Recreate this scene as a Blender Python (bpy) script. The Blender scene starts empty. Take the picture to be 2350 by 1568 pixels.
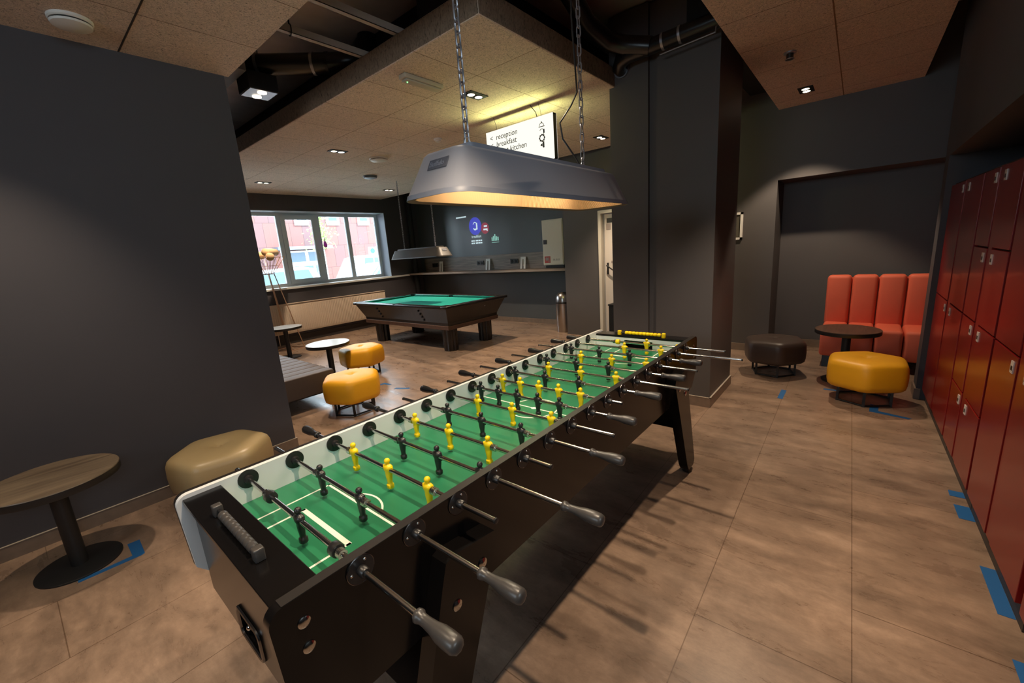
import bpy, bmesh, math, random
from mathutils import Matrix, Vector
random.seed(7)
PI = math.pi
scene = bpy.context.scene
C = scene.collection
ZC = 3.02          # underside of the wood-wool ceilings
# ------------------------------------------------------------------ materials
def new_mat(name):
    m = bpy.data.materials.new(name); m.use_nodes = True
    nt = m.node_tree; b = nt.nodes['Principled BSDF']
    return m, nt, b
def lin(c):
    return tuple(((v/255)/12.92 if v/255 <= .04045 else ((v/255+.055)/1.055)**2.4) for v in c) + (1,)
def mat(name, col, rough=.5, metal=0., noise=0., scale=20., bump=0., bscale=200., spec=.5, coat=0., emit=None, es=0.):
    m, nt, b = new_mat(name)
    b.inputs['Base Color'].default_value = tuple(col[:3])+(1,)
    b.inputs['Roughness'].default_value = rough
    b.inputs['Metallic'].default_value = metal
    b.inputs['Specular IOR Level'].default_value = spec
    b.inputs['Coat Weight'].default_value = coat
    if emit:
        b.inputs['Emission Color'].default_value = tuple(emit[:3])+(1,)
        b.inputs['Emission Strength'].default_value = es
    tc = nt.nodes.new('ShaderNodeTexCoord')
    if noise > 0:
        n = nt.nodes.new('ShaderNodeTexNoise'); n.inputs['Scale'].default_value = scale; n.inputs['Detail'].default_value = 4
        nt.links.new(tc.outputs['Object'], n.inputs['Vector'])
        r = nt.nodes.new('ShaderNodeMix'); r.data_type = 'RGBA'
        r.inputs['A'].default_value = tuple(max(0, v*(1-noise)) for v in col[:3])+(1,)
        r.inputs['B'].default_value = tuple(min(1, v*(1+noise)) for v in col[:3])+(1,)
        nt.links.new(n.outputs['Fac'], r.inputs['Factor'])
        nt.links.new(r.outputs['Result'], b.inputs['Base Color'])
    if bump > 0:
        n2 = nt.nodes.new('ShaderNodeTexNoise'); n2.inputs['Scale'].default_value = bscale; n2.inputs['Detail'].default_value = 3
        nt.links.new(tc.outputs['Object'], n2.inputs['Vector'])
        bp = nt.nodes.new('ShaderNodeBump'); bp.inputs['Strength'].default_value = bump; bp.inputs['Distance'].default_value = .002
        nt.links.new(n2.outputs['Fac'], bp.inputs['Height']); nt.links.new(bp.outputs['Normal'], b.inputs['Normal'])
    return m
def ramp(nt, stops):
    r = nt.nodes.new('ShaderNodeValToRGB'); e = r.color_ramp.elements
    while len(e) < len(stops): e.new(.5)
    for el, (p, c) in zip(e, stops): el.position = p; el.color = tuple(c[:3])+(1,)
    return r

def mat_floor():
    m, nt, b = new_mat('stone_look_tile')
    L = nt.links.new
    tc = nt.nodes.new('ShaderNodeTexCoord')
    mp = nt.nodes.new('ShaderNodeMapping'); mp.inputs['Rotation'].default_value = (0, 0, math.radians(-1.2)); mp.inputs['Location'].default_value = (.12, .13+.53*20, 0)
    L(tc.outputs['Object'], mp.inputs['Vector'])
    br = nt.nodes.new('ShaderNodeTexBrick'); br.offset = .37; br.inputs['Scale'].default_value = 1
    br.inputs['Brick Width'].default_value = 1.06; br.inputs['Row Height'].default_value = .53; br.inputs['Mortar Size'].default_value = .0022; br.inputs['Mortar Smooth'].default_value = .1
    br.inputs['Color1'].default_value = (.95, .95, .95, 1); br.inputs['Color2'].default_value = (1.05, 1.03, 1.0, 1); br.inputs['Mortar'].default_value = (.55, .5, .45, 1)
    L(mp.outputs[0], br.inputs['Vector'])
    ms = nt.nodes.new('ShaderNodeMapping'); ms.inputs['Scale'].default_value = (3.2, 1.15, 1); ms.inputs['Rotation'].default_value = (0, 0, .5)
    L(tc.outputs['Object'], ms.inputs['Vector'])
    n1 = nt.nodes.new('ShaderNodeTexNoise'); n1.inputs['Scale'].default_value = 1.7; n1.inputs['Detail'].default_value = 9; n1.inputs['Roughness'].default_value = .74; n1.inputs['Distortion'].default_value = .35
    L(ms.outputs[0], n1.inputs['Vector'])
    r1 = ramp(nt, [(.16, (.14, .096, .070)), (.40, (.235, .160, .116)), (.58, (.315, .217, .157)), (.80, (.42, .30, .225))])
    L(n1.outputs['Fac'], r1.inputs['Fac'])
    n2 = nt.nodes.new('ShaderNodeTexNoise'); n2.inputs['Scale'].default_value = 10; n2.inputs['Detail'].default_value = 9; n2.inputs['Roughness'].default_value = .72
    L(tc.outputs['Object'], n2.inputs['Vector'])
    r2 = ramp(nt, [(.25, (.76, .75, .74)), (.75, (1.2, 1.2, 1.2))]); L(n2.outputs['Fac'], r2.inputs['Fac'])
    m1 = nt.nodes.new('ShaderNodeMix'); m1.data_type = 'RGBA'; m1.blend_type = 'MULTIPLY'; m1.inputs['Factor'].default_value = 1
    L(r1.outputs[0], m1.inputs['A']); L(r2.outputs[0], m1.inputs['B'])
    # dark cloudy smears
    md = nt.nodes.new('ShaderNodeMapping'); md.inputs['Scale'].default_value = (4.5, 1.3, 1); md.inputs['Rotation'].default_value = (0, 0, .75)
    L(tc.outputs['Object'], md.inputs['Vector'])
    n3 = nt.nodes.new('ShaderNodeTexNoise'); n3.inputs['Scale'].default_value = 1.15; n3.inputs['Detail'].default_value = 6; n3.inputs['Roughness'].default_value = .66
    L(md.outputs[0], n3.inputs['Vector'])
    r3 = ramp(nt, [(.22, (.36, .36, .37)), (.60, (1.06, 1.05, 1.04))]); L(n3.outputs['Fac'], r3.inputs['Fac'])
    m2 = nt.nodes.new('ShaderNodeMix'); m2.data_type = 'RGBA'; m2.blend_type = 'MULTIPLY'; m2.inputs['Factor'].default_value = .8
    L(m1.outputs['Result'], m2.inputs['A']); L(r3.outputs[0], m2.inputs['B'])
    m3 = nt.nodes.new('ShaderNodeMix'); m3.data_type = 'RGBA'; m3.blend_type = 'MULTIPLY'; m3.inputs['Factor'].default_value = 1
    L(m2.outputs['Result'], m3.inputs['A']); L(br.outputs['Color'], m3.inputs['B'])
    L(m3.outputs['Result'], b.inputs['Base Color'])
    rr = ramp(nt, [(.3, (.22,)*3), (.7, (.40,)*3)]); L(n1.outputs['Fac'], rr.inputs['Fac']); L(rr.outputs[0], b.inputs['Roughness'])
    b.inputs['Specular IOR Level'].default_value = .5
    bp = nt.nodes.new('ShaderNodeBump'); bp.inputs['Strength'].default_value = .25; bp.inputs['Distance'].default_value = .002
    inv = nt.nodes.new('ShaderNodeMath'); inv.operation = 'SUBTRACT'; inv.inputs[0].default_value = 1
    L(br.outputs['Fac'], inv.inputs[1]); L(inv.outputs[0], bp.inputs['Height']); L(bp.outputs['Normal'], b.inputs['Normal'])
    return m

def mat_woodwool(name, pitch, off, rot=0., base=(.72, .59, .49), row=None):
    m, nt, b = new_mat(name); L = nt.links.new
    tc = nt.nodes.new('ShaderNodeTexCoord')
    mp = nt.nodes.new('ShaderNodeMapping'); mp.inputs['Location'].default_value = (-off[0]+pitch*40, -off[1]+pitch*40, 0); mp.inputs['Rotation'].default_value = (0, 0, rot)
    L(tc.outputs['Object'], mp.inputs['Vector'])
    br = nt.nodes.new('ShaderNodeTexBrick'); br.offset = 0; br.inputs['Scale'].default_value = 1
    br.inputs['Brick Width'].default_value = pitch; br.inputs['Row Height'].default_value = row or pitch; br.inputs['Mortar Size'].default_value = .0035; br.inputs['Mortar Smooth'].default_value = .2
    br.inputs['Color1'].default_value = (1, 1, 1, 1); br.inputs['Color2'].default_value = (.93, .93, .93, 1); br.inputs['Mortar'].default_value = (.35, .3, .25, 1)
    L(mp.outputs[0], br.inputs['Vector'])
    ms = nt.nodes.new('ShaderNodeMapping'); ms.inputs['Scale'].default_value = (1, 1, .3)
    L(tc.outputs['Object'], ms.inputs['Vector'])
    n = nt.nodes.new('ShaderNodeTexNoise'); n.inputs['Scale'].default_value = 58; n.inputs['Detail'].default_value = 3; n.inputs['Distortion'].default_value = 2.2; n.inputs['Roughness'].default_value = .65
    L(ms.outputs[0], n.inputs['Vector'])
    r = ramp(nt, [(.30, tuple(v*.32 for v in base)), (.44, tuple(v*.86 for v in base)), (.62, tuple(v*1.15 for v in base))])
    L(n.outputs['Fac'], r.inputs['Fac'])
    mx = nt.nodes.new('ShaderNodeMix'); mx.data_type = 'RGBA'; mx.blend_type = 'MULTIPLY'; mx.inputs['Factor'].default_value = 1
    L(r.outputs[0], mx.inputs['A']); L(br.outputs['Color'], mx.inputs['B']); L(mx.outputs['Result'], b.inputs['Base Color'])
    b.inputs['Roughness'].default_value = .95; b.inputs['Specular IOR Level'].default_value = .1
    bp = nt.nodes.new('ShaderNodeBump'); bp.inputs['Strength'].default_value = .8; bp.inputs['Distance'].default_value = .004
    L(n.outputs['Fac'], bp.inputs['Height']); L(bp.outputs['Normal'], b.inputs['Normal'])
    return m

def mat_wood(name, c1, c2, rough=.45, sc=(1.2, 14, 14), rot=0.):
    m, nt, b = new_mat(name); L = nt.links.new
    tc = nt.nodes.new('ShaderNodeTexCoord'); mp = nt.nodes.new('ShaderNodeMapping'); mp.inputs['Scale'].default_value = sc; mp.inputs['Rotation'].default_value = (0, 0, rot)
    L(tc.outputs['Object'], mp.inputs['Vector'])
    n = nt.nodes.new('ShaderNodeTexNoise'); n.inputs['Scale'].default_value = 2.2; n.inputs['Detail'].default_value = 7; n.inputs['Distortion'].default_value = .7
    L(mp.outputs[0], n.inputs['Vector'])
    r = ramp(nt, [(.3, c1), (.68, c2)]); L(n.outputs['Fac'], r.inputs['Fac']); L(r.outputs[0], b.inputs['Base Color'])
    b.inputs['Roughness'].default_value = rough
    return m
def mat_leather(name, col, rough=.42):
    return mat(name, col, rough, noise=.06, scale=6, bump=.25, bscale=260, spec=.45)
def mat_emit(name, col, s):
    m, nt, b = new_mat(name)
    b.inputs['Base Color'].default_value = (0, 0, 0, 1); b.inputs['Roughness'].default_value = .6
    b.inputs['Emission Color'].default_value = tuple(col)+(1,); b.inputs['Emission Strength'].default_value = s
    return m
def mat_glass(name):
    m = bpy.data.materials.new(name); m.use_nodes = True; nt = m.node_tree; nt.nodes.clear()
    o = nt.nodes.new('ShaderNodeOutputMaterial'); t = nt.nodes.new('ShaderNodeBsdfTransparent'); g = nt.nodes.new('ShaderNodeBsdfGlossy'); g.inputs['Roughness'].default_value = .01
    t.inputs['Color'].default_value = (.9, .96, .98, 1)
    mx = nt.nodes.new('ShaderNodeMixShader'); fr = nt.nodes.new('ShaderNodeFresnel'); fr.inputs['IOR'].default_value = 1.45
    nt.links.new(fr.outputs[0], mx.inputs[0]); nt.links.new(t.outputs[0], mx.inputs[1]); nt.links.new(g.outputs[0], mx.inputs[2]); nt.links.new(mx.outputs[0], o.inputs[0])
    return m

M = {}
M['wall'] = mat('dark_grey_wall_paint', (.070, .065, .073), .62, noise=.05, scale=3, bump=.12, bscale=160, spec=.35)
M['wall2'] = mat('dark_grey_pillar_paint', (.092, .083, .082), .5, noise=.05, scale=3, bump=.1, bscale=160, spec=.4)
M['satin'] = mat('satin_grey_wall_paint', (.080, .090, .098), .34, noise=.04, scale=3, bump=.05, bscale=120, spec=.6)
M['black'] = mat('matt_black_paint', (.010, .010, .011), .7, spec=.3)
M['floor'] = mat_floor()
M['base'] = mat('skirting_tile', (.20, .145, .11), .45, noise=.35, scale=14)
M['trimline'] = mat('skirting_edge', (.42, .36, .30), .5)
M['raft'] = mat_woodwool('wood_wool_centre', .645, (2.17, 1.93))
M['panl'] = mat_woodwool('wood_wool_left', .62, (.765, 3.21))
M['panr'] = mat_woodwool('wood_wool_right', .62, (4.18, 4.2), math.radians(-.8), (.70, .54, .45), row=90)
M['slab'] = mat('concrete_slab', (.48, .42, .40), .85, noise=.3, scale=4, bump=.3, bscale=30)
M['slabside'] = mat('blue_grey_concrete', (.16, .17, .20), .85, noise=.25, scale=9)
M['gloss_black'] = mat('black_laminate', (.005, .0042, .004), .2, noise=.1, scale=8, spec=.36)
M['rim'] = mat('black_edge_band', (.014, .011, .010), .42)
M['white_lam'] = mat('white_laminate', (.74, .74, .73), .35)
M['green'] = mat('green_playfield', (.020, .180, .082), .34, noise=.08, scale=5)
M['line'] = mat('white_field_line', (.78, .80, .70), .4)
M['chrome'] = mat('chromed_steel', (.62, .60, .57), .16, metal=1)
M['dchrome'] = mat('dark_chrome', (.22, .21, .21), .25, metal=1)
M['bp'] = mat('black_plastic', (.014, .013, .013), .34)
M['handle'] = mat('dark_grey_handle', (.05, .045, .042), .36)
M['yp'] = mat('yellow_plastic', (.88, .60, .004), .36, spec=.45)
M['lampgrey'] = mat('grey_lamp_enamel', (.29, .30, .345), .45, noise=.03, scale=5)
M['lip'] = mat('lamp_lip', (.10, .07, .05), .5)
M['lampin'] = mat('lamp_reflector', (.62, .40, .20), .4, metal=.5)
M['lampplate'] = mat('lamp_nameplate', (.12, .125, .15), .5)
M['steelg'] = mat('galvanised_steel', (.36, .36, .39), .38, metal=.8)
M['whitep'] = mat('white_plastic', (.72, .70, .66), .45)
M['emerg'] = mat('emergency_light_plastic', (.50, .44, .34), .4)
M['offwhite'] = mat('offwhite_steel', (.66, .61, .52), .45)
M['red_door'] = mat('red_locker_door', (.20, .007, .0055), .3, noise=.04, scale=3, spec=.5, coat=.15)
M['locker_body'] = mat('dark_locker_body', (.022, .008, .008), .5)
M['plinth'] = mat('locker_plinth', (.035, .028, .024), .55)
M['lockw'] = mat('locker_lock_plate', (.62, .56, .52), .35)
M['yel'] = mat_leather('yellow_leather', (.80, .385, .010), .45)
M['beige'] = mat_leather('bronze_leather', (.36, .265, .135), .36)
M['brown'] = mat_leather('dark_brown_leather', (.060, .040, .032), .42)
M['coral'] = mat_leather('coral_upholstery', (.72, .135, .07), .62)
M['benchm'] = mat_leather('grey_brown_leather', (.085, .062, .055), .6)
M['bmetal'] = mat('black_powder_steel', (.010, .010, .011), .45)
M['table_wood'] = mat_wood('grey_oak_top', (.085, .060, .040), (.20, .148, .098), .4, (1.4, 13, 13), .35)
M['dark_wood'] = mat_wood('dark_walnut_top', (.045, .024, .016), (.11, .062, .04), .45, (1.4, 12, 12), .3)
M['pale_top'] = mat('pale_laminate_top', (.36, .37, .37), .25, noise=.12, scale=7)
M['shelf'] = mat_wood('grey_wood_shelf', (.13, .10, .08), (.27, .215, .175), .42, (14, 1.0, 14))
M['poolwood'] = mat_wood('dark_mahogany', (.006, .004, .0035), (.016, .010, .008), .3, (4, 4, 1.2))
M['poolwood2'] = mat_wood('mahogany_skirt', (.05, .022, .014), (.085, .04, .026), .38, (4, 4, 1.2))
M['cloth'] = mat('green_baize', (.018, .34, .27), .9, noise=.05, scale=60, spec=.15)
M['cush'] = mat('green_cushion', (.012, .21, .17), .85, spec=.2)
M['rad'] = mat('radiator_enamel', (.70, .57, .45), .45)
M['win'] = mat('grey_window_frame', (.66, .74, .79), .45)
M['reveal'] = mat('window_reveal', (.50, .59, .70), .6)
M['sill'] = mat('pale_sill', (.82, .82, .80), .35)
M['glass'] = mat_glass('window_glass')
M['copper'] = mat('copper_wire', (.78, .50, .33), .35, metal=.7)
M['tan'] = mat('tan_wood_roll', (.72, .47, .25), .55)
M['tape'] = mat('blue_tape', (.012, .105, .30), .6)
M['steel'] = mat('brushed_steel', (.42, .39, .37), .28, metal=1)
M['signred'] = mat('sign_red', (.42, .05, .04), .5)
M['paper'] = mat('paper_grey', (.33, .27, .25), .7)
M['greytxt'] = mat('grey_lettering', (.42, .38, .33), .6)
M['signface'] = mat_emit('lit_sign_face', (1, .98, .86), 1.08)
M['ink'] = mat('sign_ink', (.03, .03, .028), .6)
M['signside'] = mat('sign_side', (.09, .09, .055), .5)
M['bulb'] = mat_emit('lamp_tube_glow', (1, .66, .33), 4)
M['led'] = mat_emit('spot_led', (1, .88, .66), 8)
M['led2'] = mat_emit('emergency_led', (.3, 1, .3), 2)
M['pw'] = mat_emit('projection_glow_white', (.75, .95, 1), .8)  # emission in these four replaces light thrown by a projector
M['pb'] = mat_emit('projection_glow_blue', (.06, .07, .48), 1.0)
M['pr'] = mat_emit('projection_glow_red', (.24, .045, .065), 1.0)
M['pg'] = mat_emit('projection_glow_green', (.45, .95, .80), .55)
M['duct'] = mat('black_drain_pipe', (.008, .0075, .0075), .3)
M['screen'] = mat('frame_glass', (.10, .09, .07), .2)
M['asphalt'] = mat('street_paving', (.55, .54, .52), .9, noise=.2, scale=8)
M['carw'] = mat('white_car_paint', (.80, .80, .80), .25, coat=.5)
M['cars'] = mat('silver_car_paint', (.42, .47, .52), .25, coat=.5)
M['card'] = mat('grey_car_paint', (.10, .13, .17), .25, coat=.5)
M['carglass'] = mat('car_glass', (.05, .10, .14), .08)
M['tyre'] = mat('tyre_rubber', (.02, .02, .02), .8)
M['leaf'] = mat('tree_leaves', (.20, .40, .08), .7, noise=.3, scale=5)
M['bark'] = mat('tree_bark', (.10, .07, .05), .9)
M['pink'] = mat('pink_plastic', (.85, .10, .85), .4)
M['stgreen'] = mat('street_sign_green', (.02, .40, .25), .5)
M['storew'] = mat('white_store_frame', (.75, .77, .78), .5)
M['storeg'] = mat('store_glass', (.05, .09, .14), .1)
def mat_facade():
    m, nt, b = new_mat('rust_cladding'); L = nt.links.new
    tc = nt.nodes.new('ShaderNodeTexCoord'); sp = nt.nodes.new('ShaderNodeSeparateXYZ'); cb = nt.nodes.new('ShaderNodeCombineXYZ')
    L(tc.outputs['Object'], sp.inputs[0]); L(sp.outputs['X'], cb.inputs['X']); L(sp.outputs['Z'], cb.inputs['Y'])
    br = nt.nodes.new('ShaderNodeTexBrick'); br.offset = .5; br.inputs['Scale'].default_value = 1
    br.inputs['Brick Width'].default_value = .72; br.inputs['Row Height'].default_value = 1.35; br.inputs['Mortar Size'].default_value = .012
    br.inputs['Color1'].default_value = (.165, .060, .052, 1); br.inputs['Color2'].default_value = (.085, .052, .062, 1); br.inputs['Mortar'].default_value = (.05, .025, .025, 1); br.inputs['Bias'].default_value = -.25
    L(cb.outputs[0], br.inputs['Vector']); L(br.outputs['Color'], b.inputs['Base Color']); b.inputs['Roughness'].default_value = .6
    return m
M['facade'] = mat_facade()

# ------------------------------------------------------------------ mesh helpers
class B:
    def __init__(s): s.bm = bmesh.new()
    def box(s, x0, x1, y0, y1, z0, z1, bev=0.):
        vs = [s.bm.verts.new((x, y, z)) for x in (x0, x1) for y in (y0, y1) for z in (z0, z1)]
        idx = [(0,1,3,2),(4,6,7,5),(0,4,5,1),(2,3,7,6),(0,2,6,4),(1,5,7,3)]
        fs = [s.bm.faces.new([vs[i] for i in f]) for f in idx]
        if bev > 0:
            es = list({e for f in fs for e in f.edges})
            bmesh.ops.bevel(s.bm, geom=es, offset=bev, segments=3, affect='EDGES', profile=.5)
        return s
    def prism(s, pts, axis, a0, a1):
        """pts: 2D polygon in the plane normal to axis ('x': (y,z), 'y': (x,z), 'z': (x,y))"""
        def P(p, a):
            return {'x': (a, p[0], p[1]), 'y': (p[0], a, p[1]), 'z': (p[0], p[1], a)}[axis]
        v0 = [s.bm.verts.new(P(p, a0)) for p in pts]; v1 = [s.bm.verts.new(P(p, a1)) for p in pts]
        n = len(pts)
        f = [s.bm.faces.new(v0[::-1]), s.bm.faces.new(v1)]
        for i in range(n): f.append(s.bm.faces.new((v0[i], v0[(i+1) % n], v1[(i+1) % n], v1[i])))
        return s
    def cyl(s, p0, p1, r0, r1=None, n=20, cap=True):
        r1 = r0 if r1 is None else r1
        return s.tube([p0, p1], [r0, r1], n, cap)
    def tube(s, path, r, n=12, cap=True, closed=False):
        P = [Vector(p) for p in path]; rs = r if isinstance(r, (list, tuple)) else [r]*len(P)
        rings = []; up = None; m = len(P)
        for i, p in enumerate(P):
            if closed: d = P[(i+1) % m]-P[i-1]
            else: d = (P[min(i+1, m-1)]-P[max(i-1, 0)])
            d.normalize()
            if up is None:
                up = Vector((0, 0, 1)) if abs(d.z) < .9 else Vector((1, 0, 0))
            a = d.cross(up); a.normalize(); b2 = a.cross(d); b2.normalize(); up = b2
            rings.append([s.bm.verts.new(p + (a*math.cos(2*PI*k/n)+b2*math.sin(2*PI*k/n))*rs[i]) for k in range(n)])
        pr = list(zip(rings, rings[1:]))
        if closed: pr.append((rings[-1], rings[0]))
        for A, Bq in pr:
            for k in range(n): s.bm.faces.new((A[k], A[(k+1) % n], Bq[(k+1) % n], Bq[k]))
        if cap and not closed:
            s.bm.faces.new(rings[0][::-1]); s.bm.faces.new(rings[-1])
        return s
    def lathe(s, prof, c=(0, 0, 0), axis='z', n=32, phase=0.):
        """prof: list of (radius, height)"""
        rings = []
        for r, h in prof:
            ring = []
            for k in range(n):
                a = 2*PI*k/n+phase; u, v = r*math.cos(a), r*math.sin(a)
                q = {'z': (u, v, h), 'x': (h, u, v), 'y': (v, h, u)}[axis]
                ring.append(s.bm.verts.new((q[0]+c[0], q[1]+c[1], q[2]+c[2])))
            rings.append(ring)
        for A, Bq in zip(rings, rings[1:]):
            for k in range(n): s.bm.faces.new((A[k], A[(k+1) % n], Bq[(k+1) % n], Bq[k]))
        s.bm.faces.new(rings[0][::-1]); s.bm.faces.new(rings[-1])
        return s
    def loft(s, rings, cap=True):
        R = [[s.bm.verts.new(p) for p in ring] for ring in rings]; n = len(R[0])
        for A, Bq in zip(R, R[1:]):
            for k in range(n): s.bm.faces.new((A[k], A[(k+1) % n], Bq[(k+1) % n], Bq[k]))
        if cap: s.bm.faces.new(R[0][::-1]); s.bm.faces.new(R[-1])
        return s
    def ball(s, c, r, sx=1, sy=1, sz=1, u=16, v=10):
        bmesh.ops.create_uvsphere(s.bm, u_segments=u, v_segments=v, radius=r, matrix=Matrix.Translation(c) @ Matrix.Diagonal((sx, sy, sz, 1)))
        return s
    def xform(s, mtx): bmesh.ops.transform(s.bm, matrix=mtx, verts=s.bm.verts); return s

def obj(name, b, m, parent=None, smooth=False, angle=40):
    bm = b.bm; bmesh.ops.recalc_face_normals(bm, faces=bm.faces)
    me = bpy.data.meshes.new(name); bm.to_mesh(me); bm.free()
    me.materials.append(M[m] if isinstance(m, str) else m)
    o = bpy.data.objects.new(name, me); C.objects.link(o)
    if smooth:
        for p in me.polygons: p.use_smooth = True
        try: me.set_sharp_from_angle(angle=math.radians(angle))
        except Exception: pass
    if parent is not None: adopt(o, parent)
    return o
def wmat(o):
    mtx = Matrix.LocRotScale(o.location, o.rotation_euler, o.scale)
    return (wmat(o.parent) @ o.matrix_parent_inverse @ mtx) if o.parent else mtx
def adopt(o, parent):
    o.parent = parent; o.matrix_parent_inverse = wmat(parent).inverted()
def tag(o, label=None, cat=None, group=None, kind=None):
    for k, v in (('label', label), ('category', cat), ('group', group), ('kind', kind)):
        if v: o[k] = v
    return o
def thing(name, loc, label, cat, group=None, rz=0.):
    o = bpy.data.objects.new(name, None); o.empty_display_size = .1; C.objects.link(o)
    o.location = loc; o.rotation_euler = (0, 0, rz)
    return tag(o, label, cat, group)
def struct(name, b, m, parent=None, label=None, **k):
    o = obj(name, b, m, parent, **k)
    if parent is None: tag(o, label, None, None, 'structure')
    return o
def kids(o): return [c for c in bpy.data.objects if c.parent == o]
def copy_tree(o, parent=None):
    c = o.copy(); C.objects.link(c)
    if parent: c.parent = parent
    for ch in kids(o): copy_tree(ch, c)
    return c
def part_label(o, l): o['label'] = l; return o
def text_mesh(name, body, size, m, mtx, parent, extrude=.0008, shear=0., align='LEFT'):
    cu = bpy.data.curves.new(name, 'FONT'); cu.body = body; cu.size = size; cu.extrude = extrude; cu.shear = shear; cu.align_x = align; cu.resolution_u = 3
    t = bpy.data.objects.new(name, cu); C.objects.link(t)
    dg = bpy.context.evaluated_depsgraph_get(); me = bpy.data.meshes.new_from_object(t.evaluated_get(dg))
    bpy.data.objects.remove(t); bpy.data.curves.remove(cu)
    me.transform(mtx); me.materials.clear(); me.materials.append(M[m])
    o = bpy.data.objects.new(name, me); C.objects.link(o); adopt(o, parent)
    return o
def frame_mtx(origin, right, up):
    r = Vector(right).normalized(); u = Vector(up).normalized(); n = r.cross(u)
    m = Matrix((r, u, n)).transposed().to_4x4(); m.translation = Vector(origin); return m
def arc(cx, cy, r, a0, a1, n): return [(cx+r*math.cos(a0+(a1-a0)*i/n), cy+r*math.sin(a0+(a1-a0)*i/n)) for i in range(n+1)]
def rrect(x0, x1, y0, y1, r, n=5):
    return (arc(x1-r, y0+r, r, -PI/2, 0, n)+arc(x1-r, y1-r, r, 0, PI/2, n)+arc(x0+r, y1-r, r, PI/2, PI, n)+arc(x0+r, y0+r, r, PI, 3*PI/2, n))

# ------------------------------------------------------------------ camera
def rot_rows(yaw, pitch, roll):
    cy, sy, cp, sp = math.cos(yaw), math.sin(yaw), math.cos(pitch), math.sin(pitch)
    f = Vector((cy*cp, sy*cp, sp)); r = Vector((sy, -cy, 0)); u = r.cross(f)
    cr, sr = math.cos(roll), math.sin(roll)
    return cr*r+sr*u, -sr*r+cr*u, f
R_, U_, F_ = rot_rows(*[math.radians(v) for v in (40.4987, -12.421, -4.1576)])
cam = bpy.data.cameras.new('camera'); cam.sensor_width = 36; cam.sensor_fit = 'HORIZONTAL'; cam.lens = 952/2350*36; cam.clip_start = .02; cam.clip_end = 200
co = bpy.data.objects.new('camera', cam); C.objects.link(co)
mm = Matrix((R_, U_, -F_)).transposed().to_4x4(); mm.translation = (0, 0, 1.6); co.matrix_world = mm
scene.camera = co

# ------------------------------------------------------------------ the setting
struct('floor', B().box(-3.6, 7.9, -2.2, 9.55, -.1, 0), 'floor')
YW = 3.79
struct('wall_left', B().box(-3.6, 1.35, YW, 4.0, 0, 3.7), 'wall')
struct('baseboard_left', B().box(-3.4, 1.362, YW-.012, YW, 0, .09).box(1.35, 1.362, YW, 4.0, 0, .09), 'base')
struct('trim_1', B().box(-3.4, 1.364, YW-.014, YW, .09, .0925), 'trimline')
ra0, ra1, fa0, fa1, rz0, rz1 = 0., 2.0, -.9, .5, 2.0, 2.98
struct('wall_rear', B().box(-3.6, -3.4, -2.2, YW, 0, rz0).box(-3.6, -3.4, -2.2, YW, rz1, 3.7).box(-3.6, -3.4, -2.2, ra0, rz0, rz1).box(-3.6, -3.4, ra1, YW, rz0, rz1), 'wall')
rw = thing('fill_window_rear', (-3.5, 1.0, rz0), None, None); rw['kind'] = 'structure'  # unseen rear window, added so cool sky light fills the room
obj('frame', B().box(-3.53, -3.47, ra0, ra1, rz0, rz0+.06).box(-3.53, -3.47, ra0, ra1, rz1-.06, rz1).box(-3.53, -3.47, ra0, ra0+.06, rz0, rz1).box(-3.53, -3.47, ra1-.06, ra1, rz0, rz1), 'win', rw)
obj('pane', B().box(-3.503, -3.497, ra0+.06, ra1-.06, rz0+.06, rz1-.06), 'glass', rw)
struct('wall_front', B().box(-3.4, fa0, -2.2, -2.0, 0, 3.7).box(fa1, 7.3, -2.2, -2.0, 0, 3.7).box(fa0, fa1, -2.2, -2.0, 0, rz0).box(fa0, fa1, -2.2, -2.0, rz1, 3.7), 'wall')
rw = thing('fill_window_front', (-1.4, -2.1, rz0), None, None); rw['kind'] = 'structure'  # unseen front window, added for cool fill from the locker side
obj('frame', B().box(fa0, fa1, -2.13, -2.07, rz0, rz0+.06).box(fa0, fa1, -2.13, -2.07, rz1-.06, rz1).box(fa0, fa0+.06, -2.13, -2.07, rz0, rz1).box(fa1-.06, fa1, -2.13, -2.07, rz0, rz1), 'win', rw)
obj('pane', B().box(fa0+.06, fa1-.06, -2.103, -2.097, rz0+.06, rz1-.06), 'glass', rw)
struct('wall_pool_left', B().box(.1, .3, 4.0, 9.55, 0, 3.7), 'wall')
WX0, WX1, WZ0, WZ1, YB = 1.25, 6.22, 1.15, 2.71, 9.15
struct('wall_back', B().box(.3, 7.9, YB, 9.6, 0, WZ0).box(.3, 7.9, YB, 9.6, WZ1, 3.7).box(.3, WX0, YB, 9.6, WZ0, WZ1).box(WX1, 7.9, YB, 9.6, WZ0, WZ1), 'wall')
struct('trim_2', B().box(WX0, WX1+.0, YB-.004, 9.5, WZ1-.012, WZ1-.001).box(WX1-.012, WX1-.001, YB-.004, 9.5, WZ0+.02, WZ1-.012), 'reveal')
struct('baseboard_back', B().box(.3, 7.2, YB-.012, YB, 0, .16), 'plinth')
XS = 7.2
struct('wall_right', B().box(XS, 7.6, 3.4, YB, 0, 3.7), 'satin')
struct('baseboard_right', B().box(XS-.012, XS, 4.13, YB, 0, .10), 'base')
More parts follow.
